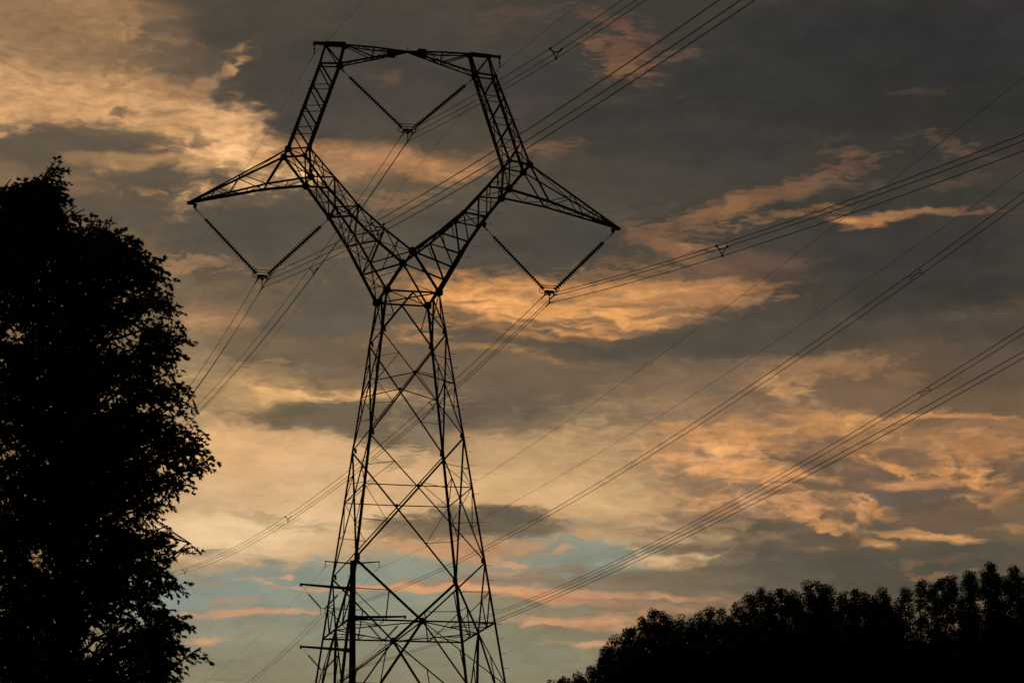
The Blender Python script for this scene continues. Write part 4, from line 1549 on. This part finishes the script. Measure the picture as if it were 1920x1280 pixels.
spacer2((17.72, -24.35, 33.15), 'slim spacer on the upper pair of wires at the right', 0)
spacer2((23.62, -10.60, 31.22), 'slim spacer on the lower pairs of wires at the right', 0)


# ------------------------------------------------------------------ trees
def leaf_mesh(name, centers, dirs, length, width, material, rng, parent=None, ref=(0, 0, 0)):
    n = len(centers)
    d = dirs / (np.linalg.norm(dirs, axis=1, keepdims=True) + 1e-9)
    rnd = rng.normal(size=(n, 3))
    s = np.cross(d, rnd)
    s /= (np.linalg.norm(s, axis=1, keepdims=True) + 1e-9)
    nrm = np.cross(d, s)
    ln = (length * rng.uniform(.65, 1.25, n))[:, None]
    wd = (width * rng.uniform(.7, 1.2, n))[:, None]
    c = centers - np.array(ref)
    v = np.empty((n, 4, 3))
    v[:, 0] = c
    v[:, 1] = c + d * ln * .45 + s * wd * .5 + nrm * wd * .12
    v[:, 2] = c + d * ln - nrm * ln * .12
    v[:, 3] = c + d * ln * .45 - s * wd * .5 + nrm * wd * .12
    me = bpy.data.meshes.new(name)
    me.vertices.add(4 * n)
    me.vertices.foreach_set('co', v.reshape(-1).astype(np.float32))
    me.loops.add(4 * n)
    me.loops.foreach_set('vertex_index', np.arange(4 * n, dtype=np.int32))
    me.polygons.add(n)
    me.polygons.foreach_set('loop_start', np.arange(0, 4 * n, 4, dtype=np.int32))
    me.polygons.foreach_set('loop_total', np.full(n, 4, dtype=np.int32))
    me.update()
    me.validate()
    me.materials.append(material)
    o = bpy.data.objects.new(name, me)
    COL.objects.link(o)
    if parent:
        o.parent = parent
    return o


def spray(rng, p, d, length, nleaf, twig_mb=None, droop=.35, spread=.42):
    """a leafy side branch: axis from p along d, twigs alternating off it, leaves along the twigs"""
    d = d / np.linalg.norm(d)
    side = np.cross(d, [0, 0, 1.])
    side /= np.linalg.norm(side) + 1e-9
    nt_ = max(4, int(length / .085))
    C_, D_ = [], []
    per = max(3, int(nleaf / nt_))
    for i in range(nt_ + 1):
        t = i / nt_
        base = p + d * length * t + np.array([0, 0, -droop * length * t * t])
        tl = length * spread * (1 - .65 * t) * rng.uniform(.6, 1.25)
        sg = 1 if i % 2 else -1
        td = d * rng.uniform(.5, .9) + side * sg * rng.uniform(.4, 1.) + rng.normal(0, .38, 3) + np.array([0, 0, -.12])
        td /= np.linalg.norm(td)
        if i == nt_:
            td = d * 1.0 + np.array([0, 0, -.3])
            td /= np.linalg.norm(td)
        u = np.linspace(.12, 1, per)[:, None]
        C_.append(base + td * tl * u + np.array([0, 0, -.22 * tl]) * u * u)
        D_.append(td[None] * 1.0 + rng.normal(0, .42, (per, 3)) + np.array([0, 0, -.35]))
        if twig_mb is not None and rng.random() < .5:
            twig_mb.tube([tuple(base), tuple(base + td * tl * .8)], [.006, .003], 3, False)
    if twig_mb is not None:
        q = [p + d * length * t + np.array([0, 0, -droop * length * t * t]) for t in (0, .35, .7, 1)]
        twig_mb.tube([tuple(k) for k in q], [.02, .014, .009, .004], 4, False)
    return np.concatenate(C_), np.concatenate(D_)


def bough(mb_, a, b, r0, r1, rng, sag=.0):
    a, b = np.array(a, float), np.array(b, float)
    L_ = np.linalg.norm(b - a)
    pts = []
    for t in (0, .2, .4, .6, .8, 1):
        q = a + (b - a) * t + np.array([0, 0, sag * L_ * 4 * t * (1 - t)])
        if 0 < t < 1:
            q = q + rng.normal(0, .02 * L_, 3)
        pts.append(tuple(q))
    mb_.tube(pts, [r0 + (r1 - r0) * t for t in (0, .2, .4, .6, .8, 1)], 6, False)


def crown_fill(s0, s1, count, seed):
    """random points through the joint crown between two sideways limits, leaving the gaps the sky shows through"""
    rng = random.Random(seed)
    side = (math.cos(YAW), -math.sin(YAW))
    deep = (math.sin(YAW), math.cos(YAW))
    zs = [p[1] for p in CROWN_LINE]
    out = []
    while len(out) < count:
        s_, z_ = rng.uniform(s0, s1), rng.uniform(min(zs), max(zs))
        if z_ < 8.2 and rng.random() < .8:
            continue
        if s_ < -2.6 and rng.random() < .6:
            continue
        ins = False
        for i in range(len(CROWN_LINE)):
            (x1, y1), (x2, y2) = CROWN_LINE[i], CROWN_LINE[i - 1]
            if (y1 > z_) != (y2 > z_) and s_ < (x2 - x1) * (z_ - y1) / (y2 - y1) + x1:
                ins = not ins
        if not ins:
            continue
        if any(abs(s_ - a) < c + .1 and abs(z_ - b) < d + .08 for a, b, c, d in CROWN_GAPS) and rng.random() < .93:
            continue
        dp = rng.gauss(-.2, 1.3)
        k = 1 + dp / 60
        out.append((CROWN_C[0] + side[0] * s_ * k + deep[0] * dp, CROWN_C[1] + side[1] * s_ * k + deep[1] * dp, 1.68 + (z_ - 1.68) * k))
    return out


def near_tree(name, label, base, top_z, tips, fill, seed):
    rng = np.random.default_rng(seed)
    root = empty(name, base, label, 'tree', 'leafy trees at the left edge')
    b = np.array(base, float)
    tr = MB()
    tr.tube([(0, 0, -.5), (.1, .05, top_z * .2), (-.05, .1, top_z * .45), (.1, 0, top_z * .7), (.05, .05, top_z * .93)],
            [.34, .26, .17, .08, .02], 12)
    C_, D_ = [], []
    for tp in tips:
        tp = np.array(tp, float)
        h = tp[2] - b[2]
        rt = np.array([b[0], b[1], b[2] + max(2., min(top_z * .88, h - .25 * np.hypot(*(tp - b)[:2]) - .6))])
        bough(tr, rt - b, tp - b, .075, .012, rng, .03)
        d = tp - rt
        d[2] *= .6
        dn = d / np.linalg.norm(d)
        for k in range(9):
            t = .30 + .085 * k
            p = rt + (tp - rt) * t + rng.normal(0, .05, 3)
            dd = dn + rng.normal(0, .6 if k < 8 else .08, 3)
            ln_ = rng.uniform(.38, .62) if k < 8 else rng.uniform(.5, .72)
            c, dr = spray(rng, p - (dn * ln_ * .8 if k == 8 else 0), dd, ln_, 95, tr, .3)
            C_.append(c)
            D_.append(dr)
    for q in fill:
        q = np.array(q, float)
        out_ = q - np.array([b[0], b[1], q[2]])
        out_ /= np.linalg.norm(out_) + 1e-6
        dd = out_ + rng.normal(0, .55, 3)
        c, dr = spray(rng, q - dd / np.linalg.norm(dd) * .28, dd, rng.uniform(.38, .62), 95, None, .3)
        C_.append(c)
        D_.append(dr)
        if rng.random() < .12:
            bough(tr, (rng.normal(0, .05), rng.normal(0, .05), max(1.5, q[2] - b[2] - 1.2)), q - b, .05, .012, rng, .03)
    tr.build('trunk', BARK, root)
    C_, D_ = np.concatenate(C_), np.concatenate(D_)
    leaf_mesh('crown', C_, D_, .09, .037, LEAF, rng, root, base)
    return root


CROWN_LINE = [(-6.68, 18.44), (-3.60, 19.25), (-2.71, 19.86), (-2.08, 19.92), (-1.56, 20.00), (-1.16, 20.12), (-1.00, 19.88), (-1.10, 19.31), (-0.81, 18.89), (-0.59, 18.62), (-0.31, 18.83), (0.21, 18.95), (0.57, 18.66), (0.96, 18.30), (1.20, 18.02), (1.24, 17.59), (1.33, 17.35), (1.27, 16.86), (1.68, 16.42), (1.39, 16.19), (1.44, 15.64), (1.76, 15.33), (1.61, 15.08), (1.18, 14.91), (1.04, 14.66), (1.37, 14.55), (1.95, 14.26), (2.19, 13.78), (1.97, 13.30), (1.40, 13.09), (0.96, 12.92), (0.72, 12.68), (0.59, 12.32), (1.08, 12.10), (1.65, 11.90), (1.26, 11.57), (1.44, 11.22), (1.65, 10.93), (1.45, 10.63), (1.86, 10.17), (1.58, 9.88), (1.99, 9.53), (1.60, 9.12), (1.61, 8.66), (1.75, 7.40), (1.57, 5.14), (-6.00, 5.13)]
CROWN_GAPS = [(0.67, 12.44, 0.33, 0.30), (-0.33, 17.55, 0.16, 0.30), (0.33, 16.59, 0.30, 0.16), (-1.30, 11.64, 0.28, 0.12), (-0.84, 11.42, 0.23, 0.12), (0.11, 9.80, 0.26, 0.26), (0.52, 9.34, 0.26, 0.14), (-1.94, 13.99, 0.35, 0.16), (0.74, 16.60, 0.21, 0.26), (-1.80, 16.64, 0.26, 0.16), (0.25, 15.25, 0.19, 0.21), (0.78, 10.27, 0.19, 0.23), (-0.44, 11.31, 0.28, 0.12), (0.86, 17.58, 0.19, 0.12), (1.23, 15.63, 0.14, 0.19), (1.14, 16.91, 0.14, 0.12), (0.57, 16.74, 0.14, 0.12), (0.89, 15.94, 0.13, 0.14), (0.29, 17.30, 0.12, 0.12), (-0.63, 16.26, 0.14, 0.12), (1.45, 13.47, 0.16, 0.09), (1.03, 13.88, 0.12, 0.09), (1.45, 10.52, 0.14, 0.12), (1.01, 11.04, 0.14, 0.12)]
CROWN_C = (-21.99, -73.50)
near_tree('leafy_tree', 'taller leafy tree cut by the left picture edge, with one pointed top shoot', (-24.86, -71.81, -0.11), 20.50,
    [(-24.10, -74.53, 19.64), (-23.76, -74.52, 19.69), (-23.30, -72.73, 20.39), (-23.10, -75.71, 19.75), (-23.03, -73.56, 20.31), (-23.26, -75.66, 19.52), (-23.12, -72.30, 20.28), (-23.44, -73.18, 20.14), (-22.93, -72.06, 20.29), (-22.95, -73.93, 19.87), (-22.83, -73.03, 19.86), (-22.59, -73.73, 19.36), (-22.45, -74.20, 19.16), (-24.74, -73.17, 19.95), (-25.68, -74.55, 18.93), (-26.52, -73.63, 17.93), (-23.50, -72.69, 19.36), (-23.18, -73.35, 18.81), (-24.98, -73.72, 19.46), (-27.02, -71.08, 17.09), (-27.27, -73.21, 14.64), (-26.97, -73.86, 12.88), (-27.33, -73.11, 11.15)],
    crown_fill(-6.46, -1.38, 2500, 11), 11)
near_tree('leafy_tree', 'wide leafy tree in front with boughs reaching right towards the wires', (-22.50, -72.65, -0.12), 19.63,
    [(-22.51, -73.98, 18.86), (-22.16, -73.87, 18.83), (-21.93, -73.85, 19.02), (-21.43, -71.51, 19.51), (-21.34, -73.53, 18.81), (-21.09, -73.41, 18.56), (-20.62, -72.95, 18.36), (-20.60, -71.60, 18.41), (-20.84, -73.83, 17.53), (-20.54, -74.27, 17.29), (-20.31, -71.18, 17.80), (-20.62, -75.10, 16.43), (-20.02, -74.07, 16.34), (-20.40, -72.98, 16.41), (-20.03, -71.40, 16.53), (-20.46, -74.61, 15.42), (-20.36, -76.11, 14.77), (-20.15, -73.02, 15.12), (-20.83, -74.13, 14.74), (-20.93, -73.99, 14.52), (-20.29, -73.21, 14.77), (-19.97, -73.48, 14.41), (-19.69, -73.45, 14.03), (-19.55, -74.19, 13.64), (-19.78, -72.43, 13.77), (-19.85, -72.21, 13.47), (-20.51, -73.61, 13.12), (-20.78, -74.07, 12.83), (-20.46, -72.91, 12.92), (-20.77, -73.13, 12.60), (-20.51, -74.69, 12.04), (-20.00, -74.17, 11.77), (-20.25, -72.62, 12.23), (-20.71, -73.72, 11.49), (-20.41, -73.99, 11.24), (-20.24, -73.46, 11.02), (-19.98, -73.74, 10.25), (-20.15, -73.69, 10.05), (-19.91, -75.66, 9.29), (-19.91, -71.95, 9.48), (-20.30, -73.47, 8.92), (-20.39, -74.54, 8.22), (-19.93, -72.72, 7.84), (-20.57, -73.33, 7.20), (-20.13, -73.67, 6.27)],
    crown_fill(-1.78, 2.77, 3500, 12), 12)



def far_tree(label, base, leaders, seed, group='trees along the wooded ridge at the right'):
    """leaders: (x, y, z, width) tops of the lobes that make the crown"""
    rng = np.random.default_rng(seed)
    root = empty('broadleaf_tree', base, label, 'tree', group)
    b = np.array(base, float)
    tr = MB()
    H = max(l[2] for l in leaders) - b[2]
    tr.tube([(0, 0, -.5), (0, .05, H * .3), (.05, 0, H * .6)], [.38, .28, .18], 8)
    C_, D_ = [], []
    for lx, ly, lz, lw in leaders:
        top_ = np.array([lx, ly, lz])
        fork = np.array([0, 0, H * .5])
        bough(tr, fork, top_ - b - [0, 0, .5], .14, .03, rng, .0)
        depth = min(11., lz - b[2] - 3)
        h = 0.
        while h < depth:
            if lw > .58:
                w = lw * (.75 + .85 * min(1., (h / 2.4)) ** .6) * rng.uniform(.7, 1.2)
                nclump = 4 if h < 1.0 else (8 if h < 3 else 11)
            else:
                # slender lobes: leafy head, a thin neck, then the crown
                w = lw * ((1.0 + .8 * math.sin(min(h, 1.9) / 1.9 * math.pi)) if h < 1.9 else (.9 + .9 * min(1., (h - 1.9) / 2.5))) * rng.uniform(.75, 1.25)
                nclump = 4 if h < 1.9 else (2 if h < 2.6 else (5 if h < 4.2 else 10))
            for _ in range(nclump):
                a = rng.uniform(0, 2 * math.pi)
                rr = w * rng.uniform(.0, 1.) ** .6 * (.35 if h < .35 else 1.)
                c0 = top_ + [rr * math.cos(a), rr * math.sin(a) * 1.2, -h - .3 + rng.normal(0, .18)]
                cr = rng.uniform(.2, .5)
                k = int(74 * (cr / .35) ** 2)
                g = rng.normal(size=(k, 3))
                g /= np.linalg.norm(g, axis=1, keepdims=True)
                g *= cr * rng.uniform(.25, 1.05, (k, 1)) ** .6
                C_.append(c0 + g * [1, 1, .8])
                D_.append(g + rng.normal(0, .25, (k, 3)) + [0, 0, -.05])
            h += .34
    tr.build('trunk', BARK, root)
    leaf_mesh('crown', np.concatenate(C_), np.concatenate(D_), .135, .095, LEAF2, rng, root, base)
    return root


far_tree('lowest small tree top, at the far left end of the ridge trees', (25.69, 68.97, 10.39),
         [(25.45, 69.82, 26.44, 0.76), (25.94, 68.12, 26.81, 0.79)], 20)
far_tree('low rounded tree on the slope of the ridge, second from its left end', (30.86, 79.73, 11.84),
         [(30.32, 79.86, 28.56, 0.82), (31.40, 79.59, 28.93, 0.88)], 21)
far_tree('stepped tree on the ridge slope, left of the first tall rounded crown', (29.70, 67.14, 10.71),
         [(29.07, 67.21, 28.87, 0.77), (29.57, 67.17, 29.52, 0.97), (30.46, 67.04, 29.77, 0.78)], 22)
far_tree('tree climbing up to the first tall rounded crown of the ridge', (32.53, 70.12, 11.29),
         [(31.96, 69.97, 30.86, 0.89), (33.09, 70.27, 31.71, 1.02)], 23)
far_tree('first tall crown of the ridge, with a pointed shoot on its left side', (35.01, 71.75, 11.69),
         [(34.37, 72.04, 32.58, 0.83), (35.04, 71.85, 32.32, 0.84), (35.63, 71.38, 31.81, 0.97)], 24)
far_tree('flat topped crown just right of the crown with the pointed shoot', (38.79, 77.81, 12.48),
         [(38.40, 78.05, 32.98, 1.03), (39.19, 77.57, 32.76, 0.93)], 25)
far_tree('crown with sky holes left of the tree line centre', (38.08, 69.05, 11.80),
         [(37.14, 68.70, 31.97, 0.81), (38.03, 69.16, 32.39, 0.80), (39.07, 69.31, 32.27, 0.73)], 26)
far_tree('low bushy crown tucked in front of the first crown that stands above the line', (42.49, 75.99, 12.68),
         [(41.59, 75.40, 32.77, 0.75), (42.51, 76.07, 33.58, 0.87), (43.37, 76.51, 33.32, 0.91)], 27)
far_tree('broad rounded crown standing above the line, left of a narrow gap of sky', (42.79, 71.04, 12.40),
         [(42.23, 71.96, 34.17, 0.58), (42.60, 70.40, 34.24, 0.69), (43.55, 70.76, 33.99, 0.60)], 28)
far_tree('airy crown right of the narrow gap of sky', (44.14, 68.63, 12.36),
         [(43.74, 68.89, 34.13, 0.49), (44.53, 68.30, 33.65, 0.49), (44.13, 68.70, 33.23, 0.52)], 29)
far_tree('widest square topped crown in the middle of the ridge', (45.81, 67.11, 12.40),
         [(44.70, 67.49, 32.99, 0.98), (45.48, 67.44, 34.34, 0.97), (46.11, 66.67, 34.07, 0.90), (46.97, 66.84, 34.20, 0.87)], 30)
far_tree('even low crown right of the square topped crown', (47.93, 64.09, 12.36),
         [(46.88, 63.86, 33.17, 0.95), (47.96, 63.84, 33.28, 0.84), (48.96, 64.55, 33.25, 0.93)], 31)
far_tree('crown that drops to the deep notch of sky in the ridge', (52.94, 70.15, 13.11),
         [(52.21, 70.59, 33.90, 0.75), (52.84, 70.28, 34.38, 0.68), (53.18, 70.35, 33.38, 0.71), (53.53, 69.36, 32.91, 0.76)], 32)
far_tree('tree with two upright lobes, just right of the deep notch', (54.53, 68.06, 13.10),
         [(53.69, 67.70, 34.14, 0.49), (55.36, 68.43, 34.85, 0.48)], 33)
far_tree('tree with a small dark knob on top, between two lobed trees', (52.24, 56.97, 12.18),
         [(51.66, 57.34, 32.81, 0.47), (52.04, 56.54, 33.34, 0.51), (53.01, 57.04, 33.37, 0.49)], 34)
far_tree('slender upright tree left of the tallest one on the ridge', (58.95, 67.97, 13.32),
         [(58.28, 67.77, 33.82, 0.53), (59.09, 68.06, 35.75, 0.47), (59.49, 68.09, 35.51, 0.53)], 35)
far_tree('tallest slender tree of the ridge, near the right picture edge', (61.46, 68.80, 13.45),
         [(60.91, 68.63, 35.55, 0.49), (61.57, 68.97, 36.74, 0.50), (61.89, 68.79, 35.69, 0.45)], 36)
far_tree('spreading tree with side shoots at the right picture edge', (62.65, 67.31, 13.43),
         [(62.33, 67.97, 35.24, 0.50), (62.49, 66.89, 36.01, 0.50), (63.12, 67.07, 35.29, 0.43)], 37)
far_tree('low crown cut by the right picture edge', (64.27, 65.26, 13.40),
         [(63.09, 65.86, 33.83, 0.95), (64.31, 65.49, 34.23, 0.98), (65.41, 64.44, 34.32, 0.95)], 38)
WOOD = [(35.78, 94.17, 26.31), (36.93, 93.85, 26.57), (38.07, 93.52, 26.97), (39.24, 93.18, 28.63), (40.40, 92.84, 29.62), (41.55, 92.49, 30.33), (42.70, 92.14, 31.05), (43.83, 91.78, 31.03), (44.96, 91.42, 31.01), (46.09, 91.06, 30.99), (47.22, 90.69, 31.24), (48.34, 90.31, 31.21), (49.46, 89.93, 31.19), (50.58, 89.54, 31.53), (51.73, 89.14, 32.51), (52.84, 88.74, 32.49), (53.94, 88.34, 32.46), (55.05, 87.93, 32.43), (56.16, 87.51, 32.67), (57.22, 87.11, 31.73), (58.32, 86.69, 31.70), (59.36, 86.28, 30.49), (60.45, 85.85, 30.46), (61.53, 85.41, 30.43), (62.61, 84.97, 30.40), (63.73, 84.51, 31.45), (64.80, 84.06, 31.42), (65.86, 83.60, 31.38), (66.93, 83.14, 31.35), (67.99, 82.67, 31.49), (69.05, 82.21, 31.45), (70.10, 81.73, 31.42), (71.15, 81.26, 31.38), (72.19, 80.78, 31.34), (73.24, 80.28, 31.61), (74.28, 79.79, 31.57), (75.31, 79.30, 31.53)]


# darker wood closing the gaps behind the front row
rng = np.random.default_rng(77)
C_, D_ = [], []
for x, y, zt in WOOD:
    zb = ground_z(x, y)
    h = zt
    while h > zb + 1:
        for _ in range(5):
            c0 = np.array([x + rng.normal(0, 1.5), y + rng.normal(0, 1.5), h])
            k = 30
            g = rng.normal(size=(k, 3)) * .5
            C_.append(c0 + g)
            D_.append(g)
        h -= .7 if h > zt - 6 else 2.6
tag(leaf_mesh('woodland', np.concatenate(C_), np.concatenate(D_), .42, .3, LEAF2, rng), 'solid dark woodland under the ridge treetops at lower right',
    'woodland', kind='stuff')
